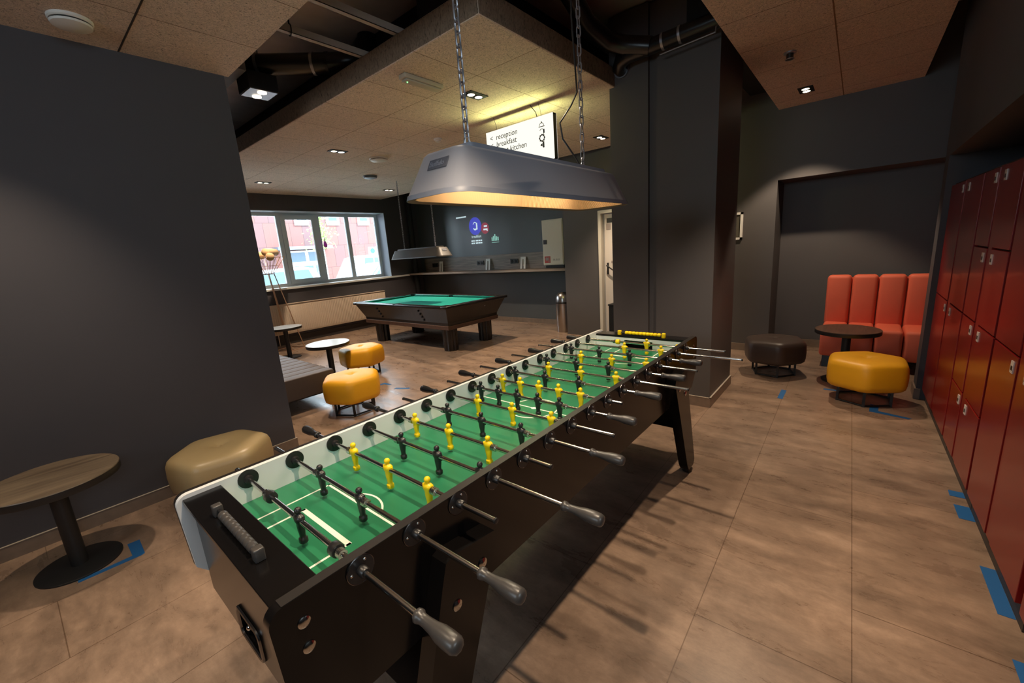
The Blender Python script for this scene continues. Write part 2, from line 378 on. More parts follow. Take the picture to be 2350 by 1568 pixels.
# pier beside the door and the wall with the door and the sofa niche
XA = 6.36
struct('wall_pier', B().box(6.44, XS, 3.38, 4.12, 0, 3.7), 'wall2')
struct('wall_niche', B().box(XA, 6.6, .90, 2.40, 0, 3.7).box(XA, 6.6, 2.40, 3.40, 2.10, 3.7).box(XA, 6.6, -2.0, .90, 2.21, 3.7).box(6.60, 6.9, .90, 1.0, 0, 3.0).box(6.60, 6.9, -2.0, .90, 2.21, 2.4).box(6.9, 7.05, -2.0, 1.0, 0, 2.4).box(6.75, 7.3, 3.36, 3.40, 0, 3.7).box(7.2, 7.3, .9, 3.4, 0, 3.0), 'wall2')
struct('baseboard_niche', B().box(XA-.012, XA, .90, 2.40, 0, .10).box(6.888, 6.90, -2.0, .90, 0, .10), 'base')
# pillar
PX = 4.01
struct('wall_pillar', B().box(PX, 4.80, 1.015, 1.53, 0, 3.6).box(PX+.035, 4.76, 1.53, 1.61, 0, 3.6).box(PX, 4.80, 1.61, 1.985, 0, 3.6), 'wall2')
struct('baseboard_pillar', B().box(PX-.012, PX, 1.003, 1.99, 0, .095).box(PX, 4.81, 1.003, 1.015, 0, .095), 'base')
struct('trim_3', B().box(PX-.014, PX, 1.001, 1.99, .095, .0985).box(PX-.014, 4.81, 1.001, 1.015, .095, .0985), 'trimline')
# wall end beside the lockers and the bulkhead over them
struct('wall_lockers', B().box(5.1, 5.33, -2.0, -.47, 0, 3.7).box(1.0, 5.1, -2.0, -.47, 2.10, 3.7).box(1.0, 5.1, -2.0, -1.12, 0, 2.10), 'wall')
struct('baseboard_lockers', B().box(5.088, 5.345, -.47, -.458, 0, .10).box(5.088, 5.1, -.50, -.47, 0, .10), 'base')
# ceilings
struct('ceiling', B().box(-3.6, 7.9, -2.2, 9.6, 3.62, 3.75), 'slab')
struct('ceiling.001', B().box(-3.4, 1.38, -.34, YW+.004, ZC, ZC+.06), 'panl')
struct('ceiling.002', B().box(2.17, 6.2, 1.93, YB, ZC, ZC+.17, .012), 'raft')
struct('ceiling.003', B().prism([(-3.4, .83), (3.2, .905), (6.36, .935), (6.36, -.325), (4.56, -.345), (-3.4, -.40)][::-1], 'z', ZC, ZC+.06), 'panr')
struct('trim_4', B().prism([(-3.4, .20), (6.36, .318), (6.36, .326), (-3.4, .208)], 'z', ZC-.002, ZC), mat('panel_joint', (.20, .10, .05), .8))
struct('trim_5', B().box(.757, .765, -.3, YW, ZC-.002, ZC), 'plinth')
# black and blue-grey blocks in the ceiling void
struct('void_shade_block', B().box(2.62, 3.0, 2.3, YB, ZC+.2, 3.62).box(2.4, 6.3, 2.35, 2.75, ZC+.22, 3.62), 'black')  # black colour stands in for the dark of the unlit void
struct('trim_7', B().box(1.42, 1.62, 4.05, 7.0, 3.2, 3.62), 'slabside')
struct('trim_8', B().box(3.9, 6.34, 1.02, 1.25, 3.25, 3.62), 'black')

# window
wn = thing('window_1', (3.7, 9.5, WZ0), None, None); wn['kind'] = 'structure'
fy0, fy1 = 9.47, 9.53
fr = B().box(WX0, WX1, fy0, fy1, WZ0+.02, WZ0+.09).box(WX0, WX1, fy0, fy1, WZ1-.075, WZ1-.012).box(WX1-.075, WX1-.012, fy0, fy1, WZ0+.09, WZ1-.075).box(WX0, WX0+.06, fy0, fy1, WZ0+.09, WZ1-.075)
for x, w in ((2.5, .05), (3.86, .045), (4.66, .07), (5.40, .045)): fr.box(x-w, x+w, fy0, fy1, WZ0+.09, WZ1-.075)
obj('frame', fr, 'win', wn)
sash = B(); sx0, sx1, sz0, sz1 = 3.89, 4.62, WZ0+.07, WZ1-.06
sash.box(sx0, sx1, fy0-.035, fy0, sz0, sz0+.09).box(sx0, sx1, fy0-.035, fy0, sz1-.09, sz1).box(sx0, sx0+.09, fy0-.035, fy0, sz0+.09, sz1-.09).box(sx1-.08, sx1, fy0-.035, fy0, sz0+.09, sz1-.09)
obj('sash', sash, 'win', wn)
obj('handle', B().box(4.585, 4.61, fy0-.075, fy0-.035, 1.82, 1.86).box(4.585, 4.605, fy0-.085, fy0-.07, 1.70, 1.86, .004), 'whitep', wn)
for a, b_ in ((WX0+.06, 2.45), (2.55, 3.815), (3.98, 4.54), (4.73, 5.355), (5.445, WX1-.075)):
    obj('pane', B().box(a, b_, 9.496, 9.502, WZ0+.09, WZ1-.075), 'glass', wn)
obj('window_sill', B().box(WX0-.02, 6.75, YB-.05, 9.47, WZ0-.02, WZ0+.02, .004), 'sill', wn)

# door
dr = thing('door_1', (6.4, 2.9, 0), None, None); dr['kind'] = 'structure'
obj('door_frame', B().box(XA-.03, 6.52, 3.335, 3.385, 0, 2.12).box(XA-.03, 6.52, 2.40, 3.335, 2.07, 2.12).box(XA-.03, 6.52, 2.40, 2.45, 0, 2.07), 'offwhite', dr)
leaf = B().box(0, .045, -.87, 0, .02, 2.06); lm_ = Matrix.Translation((6.40, 3.30, 0)) @ Matrix.Rotation(math.radians(0), 4, 'Z'); leaf.xform(lm_)
lf = obj('door_leaf', leaf, mat('white_door', (.66, .60, .55), .4), dr)
obj('door_handle', B().box(6.385, 6.40, 3.235, 3.265, 1.09, 1.28, .004).tube([(6.39, 3.25, 1.235), (6.345, 3.25, 1.235), (6.335, 3.22, 1.225), (6.335, 3.14, 1.165), (6.335, 3.10, 1.165)], .011, 8), 'bmetal', lf, True)
obj('notice', B().box(6.396, 6.40, 3.14, 3.26, 1.92, 1.99), 'ink', lf)
obj('notice', B().box(6.396, 6.40, 3.19, 3.27, 1.81, 1.91), 'paper', lf)
obj('notice', B().box(6.396, 6.40, 3.12, 3.19, 1.27, 1.31), 'paper', lf)

# ------------------------------------------------------------------ foosball table
X0, X1, YN, YF, ZB, ZR = .187, 3.03, .861, 1.630, .56, .915
XC = (X0+X1)/2
tab = thing('foosball_table', (XC, 1.245, 0), 'long black foosball table with green playfield in the middle of the room', 'foosball table')
def board(inset=0.):
    i = inset; x0, x1, zb, zt = X0+i, X1-i, ZB+i, ZR-i; r = .035
    return arc(x0+r, zt-r, r, PI/2, PI, 5)+[(x0+.01, .66), (x0+.095, zb), (x1-.095, zb), (x1-.01, .66)]+arc(x1-r, zt-r, r, 0, PI/2, 5)
obj('side_board', B().prism(board(), 'y', YN, YN+.03), 'gloss_black', tab, True, 30)
obj('side_board', B().prism(board(), 'y', YF-.017, YF), 'rim', tab, True, 30)
obj('rim_strip', B().box(X0+.03, X1-.03, YN+.001, YN+.03, ZR, ZR+.0012), 'rim', tab)
obj('side_lining', B().prism(board(.0005), 'y', YF-.036, YF-.017), 'white_lam', tab, True, 30)
obj('side_lining', B().prism(board(.004), 'y', YN+.03, YN+.034), 'white_lam', tab, True, 30)
yi0, yi1 = YN+.034, YF-.036
for s, xa, xb in ((0, .205, .312), (1, 2.905, 3.015)):
    obj('end_plate', B().box(xa, xb, yi0, yi1, .886, .902, .003), 'gloss_black', tab)
    e0, e1 = (.225, .245) if s == 0 else (2.975, 2.995)
    ep = B()
    if s == 0:   # ball return opening
        oy0, oy1, oz0, oz1 = 1.13, 1.29, .58, .667
        ep.box(e0, e1, yi0, oy0, ZB, .886).box(e0, e1, oy1, yi1, ZB, .886).box(e0, e1, oy0, oy1, ZB, oz0).box(e0, e1, oy0, oy1, oz1, .886)
    else: ep.box(e0, e1, yi0, yi1, ZB, .886)
    obj('end_panel', ep, 'gloss_black', tab)
    # inner wall with goal mouth
    g0, g1 = (.290, .312) if s == 0 else (2.905, 2.927)
    gw = B().box(g0, g1, yi0, 1.135, .80, .886).box(g0, g1, 1.355, yi1, .80, .886).box(g0, g1, 1.135, 1.355, .868, .886)
    obj('goal_wall', gw, 'white_lam', tab)
    gx0, gx1 = (.245, .29) if s == 0 else (2.927, 2.975)
    obj('goal_box', B().box(gx0, gx1, 1.13, 1.36, .77, .80), 'bp', tab)
ru = B().tube([(.222, a, b_) for a, b_ in rrect(1.128, 1.292, .578, .669, .02)], .006, 8, closed=True)
obj('ball_return_rim', ru, 'dchrome', tab, True)
obj('ball_return_tray', B().box(.25, .33, 1.12, 1.30, .57, .58).box(.33, .335, 1.12, 1.30, .57, .68), 'bp', tab)
obj('coin_knob', B().ball((.235, 1.262, .60), .011), 'chrome', tab, True)
fld = obj('playfield', B().box(.312, 2.905, yi0, yi1, .79, .80), 'green', tab)
# lines
def lines(mx):
    ln = B(); z0, z1 = .8, .8006
    f = (lambda x: x) if not mx else (lambda x: 2*1.582-x)
    def bx(xa, xb, ya, yb):
        a, b_ = sorted((f(xa), f(xb))); ln.box(max(a, .313), min(b_, 2.904), ya, yb, z0, z1)
    bx(.26, .476, 1.366, 1.374); bx(.26, .476, 1.076, 1.084); bx(.462, .478, 1.076, 1.374)
    bx(.26, .602, 1.446, 1.453); bx(.26, .602, .997, 1.004); bx(.594, .602, .997, 1.453)
    pts = [(f(.602-.075+.13*math.cos(a)), 1.225+.13*math.sin(a)) for a in [(-.95+1.9*i/14) for i in range(15)]]
    pin = [(f(.602-.075+.123*math.cos(a)), 1.225+.123*math.sin(a)) for a in [(-.95+1.9*i/14) for i in range(15)]]
    for i in range(14):
        vs = [ln.bm.verts.new((p[0], p[1], z1)) for p in (pts[i], pts[i+1], pin[i+1], pin[i])]; ln.bm.faces.new(vs)
    return ln
obj('field_marking', lines(0), 'line', fld); obj('field_marking', lines(1), 'line', fld)
cl = B().box(1.578, 1.586, yi0, yi1, .8, .8006).lathe([(.014, .8), (.014, .8007)], (1.582, 1.237, 0), 'z', 16)
for i in range(40):
    a0, a1 = 2*PI*i/40, 2*PI*(i+1)/40
    vs = [cl.bm.verts.new((1.582+r*math.cos(a), 1.237+r*math.sin(a), .8006)) for r, a in ((.128, a0), (.128, a1), (.12, a1), (.12, a0))]; cl.bm.faces.new(vs)
obj('field_marking', cl, 'line', fld)
# legs
def leg(mx, near):
    f = (lambda x: x) if not mx else (lambda x: 2*1.607-x)
    y0, y1 = (YN-.06, YN-.001) if near else (YF+.001, YF+.06)
    top = [(.585, .775), (.60, .79), (.79, .765), (.80, .745)]
    poly = [(f(x), z) for x, z in [(.80, .74), (.79, .765), (.62, .79), (.595, .78), (.575, .72), (.385, .07), (.405, .035), (.50, .035), (.535, .08)]]
    if mx: poly = poly[::-1]
    lg = obj('leg', B().prism(poly, 'y', y0, y1), 'gloss_black', tab, True, 30)
    fx = f(.45)
    obj('foot', B().lathe([(.03, 0), (.034, .008), (.03, .03), (.016, .038)], (fx, (y0+y1)/2, 0), 'z', 20), 'bp', lg, True)
    yy = y0 if near else y1; sg = -1 if near else 1
    for x, z in ((.728, .692), (.617, .631)):
        b2 = B().lathe([(.0165, 0), (.0165, .003), (.010, .007)], (f(x), 0, z), 'y', 16)
        if sg < 0: b2.xform(Matrix.Scale(-1, 4, (0, 1, 0)))
        b2.xform(Matrix.Translation((0, yy, 0)))
        obj('bolt', b2, 'chrome', lg, True)
for mx in (0, 1):
    for nr in (True, False): leg(mx, nr)
    f = (lambda x: x) if not mx else (lambda x: 2*1.607-x)
    pr = [(f(.64), .56), (f(.50), .33), (f(.52), .33), (f(.66), .56)]
    obj('leg_brace', B().prism(pr if not mx else pr[::-1], 'y', YN-.03, YF+.03), 'gloss_black', tab)
obj('cabinet_bottom', B().box(.245, 2.975, yi0, yi1, .575, .59), 'gloss_black', tab)
# board bolts
for sx in (.252, 2*1.607-.252):
    for z in (.85, .785):
        b2 = B().lathe([(.014, 0), (.014, .002), (.009, .005)], (sx, 0, z), 'y', 16).xform(Matrix.Scale(-1, 4, (0, 1, 0))).xform(Matrix.Translation((0, YN, 0)))
        obj('board_bolt', b2, 'chrome', tab, True)
# rod bearings: chrome plates with three screws on the near side, black discs inside the far side
ZROD = .884
rod_x = [.391+.1587*i for i in range(16)]
for x in rod_x:
    pl = B().lathe([(.035, 0), (.036, .002), (.034, .0045), (.013, .0055), (.013, .022), (.0105, .026)], (x, 0, ZROD-.012), 'y', 28).xform(Matrix.Scale(-1, 4, (0, 1, 0))).xform(Matrix.Translation((0, YN, .012)))
    o = obj('rod_bearing', pl, 'bp', tab, True)
    ring = B().tube([(x+.0355*math.cos(a), YN-.003, ZROD+.0355*math.sin(a)) for a in [2*PI*k/28 for k in range(28)]], .0013, 6, closed=True)
    obj('bearing_ring', ring, 'dchrome', o, True)
    for k in range(3):
        a = PI/2-.5+2*PI*k/3
        obj('screw', B().ball((x+.025*math.cos(a), YN-.0055, ZROD+.025*math.sin(a)), .0042, 1, .7, 1, 10, 6), 'chrome', o, True)
    fb = B().lathe([(.033, 0), (.033, .004), (.015, .006), (.014, .02), (.0105, .021)], (x, 0, ZROD), 'y', 24).xform(Matrix.Scale(-1, 4, (0, 1, 0))).xform(Matrix.Translation((0, YF-.036, 0)))
    part_label(obj('inner_bearing', fb, 'bp', tab, True), 'black round bearing on white inner wall')
# scoring counters
def counter(xx, m, y0, y1, lab):
    z = .922
    c = obj('score_counter', B().cyl((xx, y0, z), (xx, y1, z), .0045, n=10), 'dchrome', tab, True); part_label(c, lab)
    for yy in (y0, y1):
        s_ = 1 if yy == y0 else -1
        obj('end_block', B().box(xx-.0125, xx+.0125, yy-.0125, yy+.0125, .902, .937, .004), m, c, True)
    n = 10; L = abs(y1-y0)
    ya = y0+.045*(1 if y1 > y0 else -1); st = (y1-.02*(1 if y1 > y0 else -1)-ya)/n
    for k in range(n):
        yc = ya+st*(k+.5); w = abs(st)*.47
        bd = B().lathe([(.009, -w), (.0128, -w*.7), (.0128, w*.7), (.009, w)], (xx, yc, z), 'y', 18)
        obj('counter_bead', bd, m, c, True)
counter(.250, 'handle', 1.392, 1.078, 'dark grey bead score counter')
counter(2.925, 'yp', 1.40, 1.06, 'yellow bead score counter')

# rods and players
def player_bm():
    b = B(); n = 16
    # (z, half depth x, half width y) measured from the rod axis
    secs = [(-.073, .0095, .0105), (-.070, .0120, .0125), (-.058, .0118, .0125), (-.055, .0078, .0100), (-.045, .0080, .0098), (-.030, .0095, .0125), (-.018, .0098, .0142), (-.010, .0095, .0150),
            (-.002, .0125, .0175), (.006, .0132, .0195), (.012, .0125, .0200), (.0165, .0095, .0165), (.0185, .0062, .0085), (.0215, .0058, .0060)]
    rings = []
    for z, rx, ry in secs:
        p = 2.6
        ring = []
        for k in range(n):
            a = 2*PI*k/n; ca, sa = math.cos(a), math.sin(a)
            ring.append((rx*math.copysign(abs(ca)**(2/p), ca), ry*math.copysign(abs(sa)**(2/p), sa), z))
        rings.append(ring)
    for z, r in ((.0225, .0068), (.0255, .0098), (.0300, .0112), (.0350, .0104), (.0390, .0072), (.0410, .0025)):
        rings.append([(r*.95*math.cos(2*PI*k/n), r*.92*math.sin(2*PI*k/n), z) for k in range(n)])
    b.loft(rings)
    # arms held to the sides
    for s in (-1, 1):
        b.tube([(.0, s*.0185, .011), (.003, s*.0205, .000), (.006, s*.0165, -.011), (.009, s*.0120, -.0165)], [.0058, .0052, .0046, .0042], 8)
    return b
def handle_bm():
    # axis +y from the rod end inward (y=0 tip)
    b = B(); n = 8
    b.lathe([(.008, 0), (.0155, .003), (.0185, .010), (.0190, .030), (.0180, .052), (.0135, .075), (.0115, .098), (.0118, .112), (.0150, .116), (.0150, .124), (.0115, .128)], (0, 0, 0), 'y', n, PI/8)
    return b
me_cache = {}
def cached(name, key, bf, m, parent, mtx):
    if key not in me_cache:
        o = obj(name, bf(), m, None, True, 50); me_cache[key] = o.data
    else:
        o = bpy.data.objects.new(name, me_cache[key]); C.objects.link(o)
    o.matrix_world = mtx; o.location = mtx.to_translation(); adopt(o, parent); return o
P_ = [ # colour, player y positions, near end, far end
 ('b', [1.187], .517, 1.70), ('b', [1.383, 1.129], .489, 1.76), ('y', [1.442, 1.216, .997], .71, 1.861), ('b', [1.356, 1.139, .92], .469, 1.66),
 ('y', [1.475, 1.253, 1.032], .744, 1.897), ('b', [1.438, 1.219, .998], .557, 1.78), ('y', [1.395, 1.176, .959], .671, 1.832), ('b', [1.526, 1.401, 1.276, 1.148, 1.023], .651, 1.79),
 ('y', [1.508, 1.381, 1.255, 1.132, 1.004], .788, 1.862), ('b', [1.545, 1.329, 1.109], .667, 1.83), ('y', [1.413, 1.19, .971], .595, 1.844), ('b', [1.537, 1.316, 1.098], .657, 1.83),
 ('y', [1.374, 1.155, .933], .647, 1.809), ('b', [1.547, 1.326, 1.109], .664, 1.83), ('y', [1.217, .964], .491, 1.828), ('y', [1.124], .618, 1.783)]
num = {1: 'one', 2: 'two', 3: 'three', 5: 'five'}
ordn = ['nearest', 'second', 'third', 'fourth', 'fifth', 'sixth', 'seventh', 'eighth', 'ninth', 'tenth', 'eleventh', 'twelfth', 'thirteenth', 'fourteenth', 'fifteenth', 'farthest']
for i, (c, ys, yn, yf) in enumerate(P_):
    x = rod_x[i]; col = 'black' if c == 'b' else 'yellow'; pm = 'bp' if c == 'b' else 'yp'
    if i == 0: lab = 'steel rod nearest the camera end with one black player and two black bumpers'
    elif i == 15: lab = 'farthest steel rod of the table with one yellow player and two yellow bumpers'
    else: lab = f'{ordn[i]} steel rod from the near table end with {num[len(ys)]} {col} players'
    rt = thing('foosball_rod', (x, 1.2, ZROD), lab, 'foosball rod', 'player rods of the foosball table')
    hn = c == 'b'
    ra, rb = yn+(.02 if hn else 0), yf-(.02 if not hn else 0)
    obj('rod', B().lathe([(.0048, ra), (.008, ra+.003), (.008, rb-.003), (.0048, rb)], (x, 0, ZROD), 'y', 14), 'chrome', rt, True)
    if hn: cached('handle', 'hn', handle_bm, 'handle', rt, Matrix.Translation((x, yn, ZROD)))
    else:
        cached('handle', 'hf', lambda: handle_bm().xform(Matrix.Scale(-1, 4, (0, 1, 0))), 'bp', rt, Matrix.Translation((x, yf, ZROD)))
    cap_y = (yf if hn else yn)
    obj('rod_cap', B().lathe([(.006, -.004), (.0085, -.003), (.0085, .003), (.006, .004)], (x, cap_y, ZROD), 'y', 12), 'bp', rt, True)
    for y in ys: cached('player', 'p'+c, player_bm, pm, rt, Matrix.Translation((x, y, ZROD)))
    stops = []
    if i in (0, 15):
        off = .21 if i == 0 else .217
        for s in (1, -1):
            yb = ys[0]+s*off
            part_label(obj('bumper', B().lathe([(.011, -.014), (.018, -.013), (.019, -.004), (.019, .010), (.016, .014), (.011, .015)], (x, yb, ZROD), 'y', 20), pm, rt, True), f'{col} round rod bumper')
            stops.append((yb+s*.016, s))
    else: stops = [(max(ys)+.019, 1), (min(ys)-.019, -1)]
    for y, s in stops:
        nn = 4 if min(abs(y-yi1), abs(y-yi0)) > .04 else 2
        prof = []
        for k in range(nn): prof += [(.0095, s*.0055*k), (.0132, s*(.0055*k+.0013)), (.0132, s*(.0055*k+.0036)), (.0095, s*(.0055*k+.005))]
        obj('spring', B().lathe(prof, (x, y, ZROD), 'y', 16), 'chrome', rt, True)

# ------------------------------------------------------------------ hanging lamps
def billiard_lamp(loc, L, W, z, H, m_out, m_plate, lab, along, chains, grp, cable=False, plate_side=-1):
    """built along local x around origin, rim at local z=0"""
    t = thing('billiard_lamp', loc, lab, 'lamp', grp, along)
    base = wmat(t)
    a, b_ = L/2, W/2
    def ring(sx, sy, zz, r): return [(p[0], p[1], zz) for p in rrect(-sx, sx, -sy, sy, r, 6)]
    out = [ring(a, b_, 0, .10), ring(a-.004, b_-.003, .018, .10), ring(a-.012, b_-.008, .022, .09), ring(a-.085, b_-.06, H*.93, .05), ring(a-.10, b_-.07, H, .04)]
    sh = B().loft(out, cap=False)
    inn = [ring(a, b_, 0, .10), ring(a-.012, b_-.012, .0, .09), ring(a-.16, b_-.07, H*.9, .045)]
    R = B()
    top = [sh.bm.verts.new(p) for p in ring(a-.10, b_-.07, H, .04)]; sh.bm.faces.new(top)
    sh.xform(base); obj('lamp_shade', sh, m_out, t, True, 35)
    # inner lip and ribbed reflector
    lip = B().loft([ring(a-.003, b_-.003, 0, .098), ring(a-.030, b_-.028, .006, .08)], cap=False).xform(base); obj('lip', lip, 'lip', t, True, 35)
    rb = B(); lo_ = ring(a-.030, b_-.028, .006, .08); hi_ = ring(a-.125, b_-.085, H*.88, .03)
    def dense(rg, n):
        P = [Vector(p) for p in rg]; ln = [0]
        for i in range(len(P)): ln.append(ln[-1]+(P[(i+1) % len(P)]-P[i]).length)
        out = []; j = 0
        for k in range(n):
            d = ln[-1]*k/n
            while ln[j+1] < d: j += 1
            u = (d-ln[j])/max(1e-9, ln[j+1]-ln[j]); out.append(P[j].lerp(P[(j+1) % len(P)], u))
        return out
    nr_ = 520; dl, dh = dense(lo_, nr_), dense(hi_, nr_)
    def rib(P, dz):
        c = Vector((0, 0, P[0].z)); return [tuple(p+((c-p).normalized()*.006 if k % 2 else Vector((0, 0, 0)))) for k, p in enumerate(P)]
    rb.loft([rib(dl, 0), rib(dh, 0)], cap=False)
    rb.bm.faces.new([rb.bm.verts.new(p) for p in hi_])
    rb.xform(base); obj('reflector', rb, 'lampin', t)
    cp = B().loft([ring(a-.165, b_-.085, H, .02), ring(a-.17, b_-.09, H+.022, .02)]); cp.xform(base); obj('top_plate', cp, m_out, t, True, 35)
    for cx in chains[0]:
        ey = B().tube([(cx+.016*math.cos(q), 0, H+.043+.024*math.sin(q)) for q in [2*PI*k/16 for k in range(16)]], .0035, 6, closed=True).xform(base)
        obj('eye_ring', ey, 'steelg', t, True)
        ch = B(); zz = H+.062; p = .043; top_z = chains[1]-loc[2]; k = 0
        while zz < top_z:
            lk = [(math.cos(q)*.0105, math.sin(q)*.0105+(.0165 if math.sin(q) > 0 else -.0165)) for q in [2*PI*(j+.5)/12 for j in range(12)]]
            pts = [((cx+u, 0, zz+w) if k % 2 == 0 else (cx, u, zz+w)) for u, w in lk]
            ch.tube(pts, .0038, 6, closed=True); zz += p; k += 1
        ch.xform(base); obj('chain', ch, 'steelg', t, True)
    return t, base, a, b_, H
LZ = 1.81
t, base, a, b_, H = billiard_lamp((1.735, 1.245, LZ), 1.41, .355, LZ, .172, 'lampgrey', 'lampplate', 'long grey trapezoid lamp hanging on two chains over the foosball table', 0., ([-.462, .438], 3.60), None)
# name plate on the end facing the camera
d_end = Vector((-(a-.012), 0, .022)); e_end = Vector((-(a-.085), 0, H*.93)); up = (e_end-d_end).normalized()
org = base @ (d_end+up*.085+Vector((0, .03, 0))); rgt = Vector((0, -1, 0)); nrm = rgt.cross(up)
pm_ = frame_mtx(org+nrm*.001, rgt, up)
np_ = obj('name_plate', B().box(0, .105, 0, .042, 0, .003, .001).xform(pm_), 'lampplate', t)
text_mesh('lettering', 'Buffalo', .030, 'lampgrey', pm_ @ Matrix.Translation((.006, .011, .003)), np_, .001)
obj('lamp_tube', B().cyl((1.735-.5, 1.245, LZ+.125), (1.735+.5, 1.245, LZ+.125), .013, n=12), 'bulb', t, True)
obj('junction_box', B().lathe([(.05, 0), (.055, .004), (.055, .016), (.045, .022)], (1.52, 1.27, LZ+H+.022), 'z', 24), 'bp', t, True)
xs_ = 2.173
cb = [(xs_-.01, 1.25, 2.02), (xs_-.05, 1.262, 2.07), (xs_-.125, 1.29, 2.16), (xs_-.13, 1.30, 2.24), (xs_-.06, 1.27, 2.33), (xs_-.015, 1.258, 2.40), (xs_-.02, 1.262, 2.55), (xs_-.035, 1.265, 2.75), (xs_-.03, 1.262, 3.0), (xs_-.01, 1.25, 3.3), (xs_, 1.25, 3.6)]
obj('cable', B().tube(cb, .0045, 8), 'bp', t, True)
obj('conduit', B().cyl((2.173, 1.25, 3.22), (2.173, 1.25, 3.62), .014, n=12), 'steelg', t, True)
t2, base2, a2, b2_, H2 = billiard_lamp((5.05, 6.42, 1.575), 1.50, .36, 1.575, .165, mat('dark_lamp_enamel', (.05, .043, .038), .5), 'lampplate', 'dark grey unlit lamp hanging over the pool table', PI/2, ([-.46, .46], 3.02), None)
d_end = Vector((-(a2-.012), 0, .022)); e_end = Vector((-(a2-.085), 0, H2*.93)); up = (e_end-d_end).normalized(); rgt = Vector((0, -1, 0))
up_w = base2.to_3x3() @ up; rg_w = base2.to_3x3() @ rgt; org = base2 @ (d_end+up*.085+Vector((0, .05, 0)))
pm_ = frame_mtx(org+rg_w.cross(up_w)*.001, rg_w, up_w)
np_ = obj('name_plate', B().box(0, .105, 0, .042, 0, .003, .001).xform(pm_), 'lampplate', t2)
text_mesh('lettering', 'Buffalo', .030, 'lampgrey', pm_ @ Matrix.Translation((.006, .011, .003)), np_, .001)

# ------------------------------------------------------------------ ottomans, tables, bench, sofa
def hexr(R, a0, n=6, round_=.2, seg=5):
    """rounded hexagon outline"""
    V = [Vector((R*math.cos(a0+2*PI*k/n), R*math.sin(a0+2*PI*k/n))) for k in range(n)]; out = []
    for k in range(n):
        p, q, r = V[k-1], V[k], V[(k+1) % n]
        A = q+(p-q)*round_; Bq = q+(r-q)*round_
        for j in range(seg+1):
            u = j/seg; out.append(A*(1-u)**2+q*2*u*(1-u)+Bq*u*u)
    return out
def make_ottoman(name, x, y, a0, m, lab, grp=None, z0=.15, z1=.408, R=.33):
    t = thing(name, (x, y, 0), lab, 'ottoman', grp)
    def ring(s, z): return [(x+p.x*s, y+p.y*s, z) for p in hexr(R, a0)]
    rg = [ring(.80, z0), ring(.90, z0+.004), ring(.965, z0+.022), ring(.99, z0+.06), ring(1.0, (z0+z1)/2), ring(.985, z1-.055), ring(.95, z1-.026), ring(.885, z1-.008), ring(.78, z1), ring(.55, z1+.007), ring(.3, z1+.007), ring(.14, z1+.002), ring(.06, z1-.010), ring(.02, z1-.012)]
    cu = B().loft(rg); c_ = obj('cushion', cu, m, t, True, 80)
    obj('button', B().ball((x, y, z1-.010), .014, 1, 1, .5), m, c_, True)
    base = B(); r2 = R*.66
    V = [(x+r2*math.cos(a0+2*PI*k/6), y+r2*math.sin(a0+2*PI*k/6)) for k in range(6)]
    for z in (.010,):
        for k in range(6):
            base.tube([(*V[k], z), (*V[(k+1) % 6], z)], .009, 8)
    obj('base_ring', base, 'bmetal', t, True)
    for k in range(6): obj('leg', B().box(V[k][0]-.010, V[k][0]+.010, V[k][1]-.010, V[k][1]+.010, 0, z0+.02), 'bmetal', t)
    return t
def ang_to_cam(x, y): return math.atan2(-y, -x)
make_ottoman('ottoman', 4.87, -.105, ang_to_cam(4.87, -.105)+.04, 'yel', 'yellow leather ottoman in front of the coral sofa by the red lockers')
make_ottoman('ottoman.001', 5.44, .70, ang_to_cam(5.44, .70)+.2, 'brown', 'dark brown leather ottoman left of the round table by the coral sofa')
make_ottoman('ottoman.002', 2.16, 4.18, ang_to_cam(2.16, 4.18)-.1, 'yel', 'front yellow leather ottoman at the end of the ribbed bench')
make_ottoman('ottoman.003', 3.03, 5.45, ang_to_cam(3.03, 5.45)+.35, 'yel', 'rear yellow leather ottoman touching the pale round table')
make_ottoman('ottoman.004', .705, 3.38, ang_to_cam(.705, 3.38)-.55, 'beige', 'bronze beige leather ottoman against the dark left wall')
def cafe_table(name, x, y, m, lab, r=.29, z=.556, rb=.185):
    t = thing(name, (x, y, 0), lab, 'side table')
    top = obj('tabletop', B().lathe([(r-.002, z-.042), (r, z-.039), (r, z-.004)], (x, y, 0), 'z', 56), 'bmetal', t, True)
    part_label(top, 'black round edge')
    obj('top_surface', B().lathe([(r-.001, z-.004), (r-.003, z)], (x, y, 0), 'z', 56), m, t, True)
    obj('column', B().cyl((x, y, .012), (x, y, z-.042), .038, n=28), 'bmetal', t, True)
    obj('base_plate', B().lathe([(rb, 0), (rb, .008), (rb-.006, .012), (.05, .013)], (x, y, 0), 'z', 48), 'bmetal', t, True)
cafe_table('side_table', -.075, 3.345, 'table_wood', 'low round oak top table on black pedestal at the left wall', .28)
cafe_table('side_table.001', 5.43, .065, 'dark_wood', 'low round dark wood table in front of the coral sofa', .275)
cafe_table('side_table.002', 2.57, 5.455, 'pale_top', 'pale topped round table beside the rear yellow ottoman', .275)
cafe_table('side_table.003', 2.95, 7.78, 'pale_top', 'pale topped round table beside the copper wire stand at the radiator', .275)
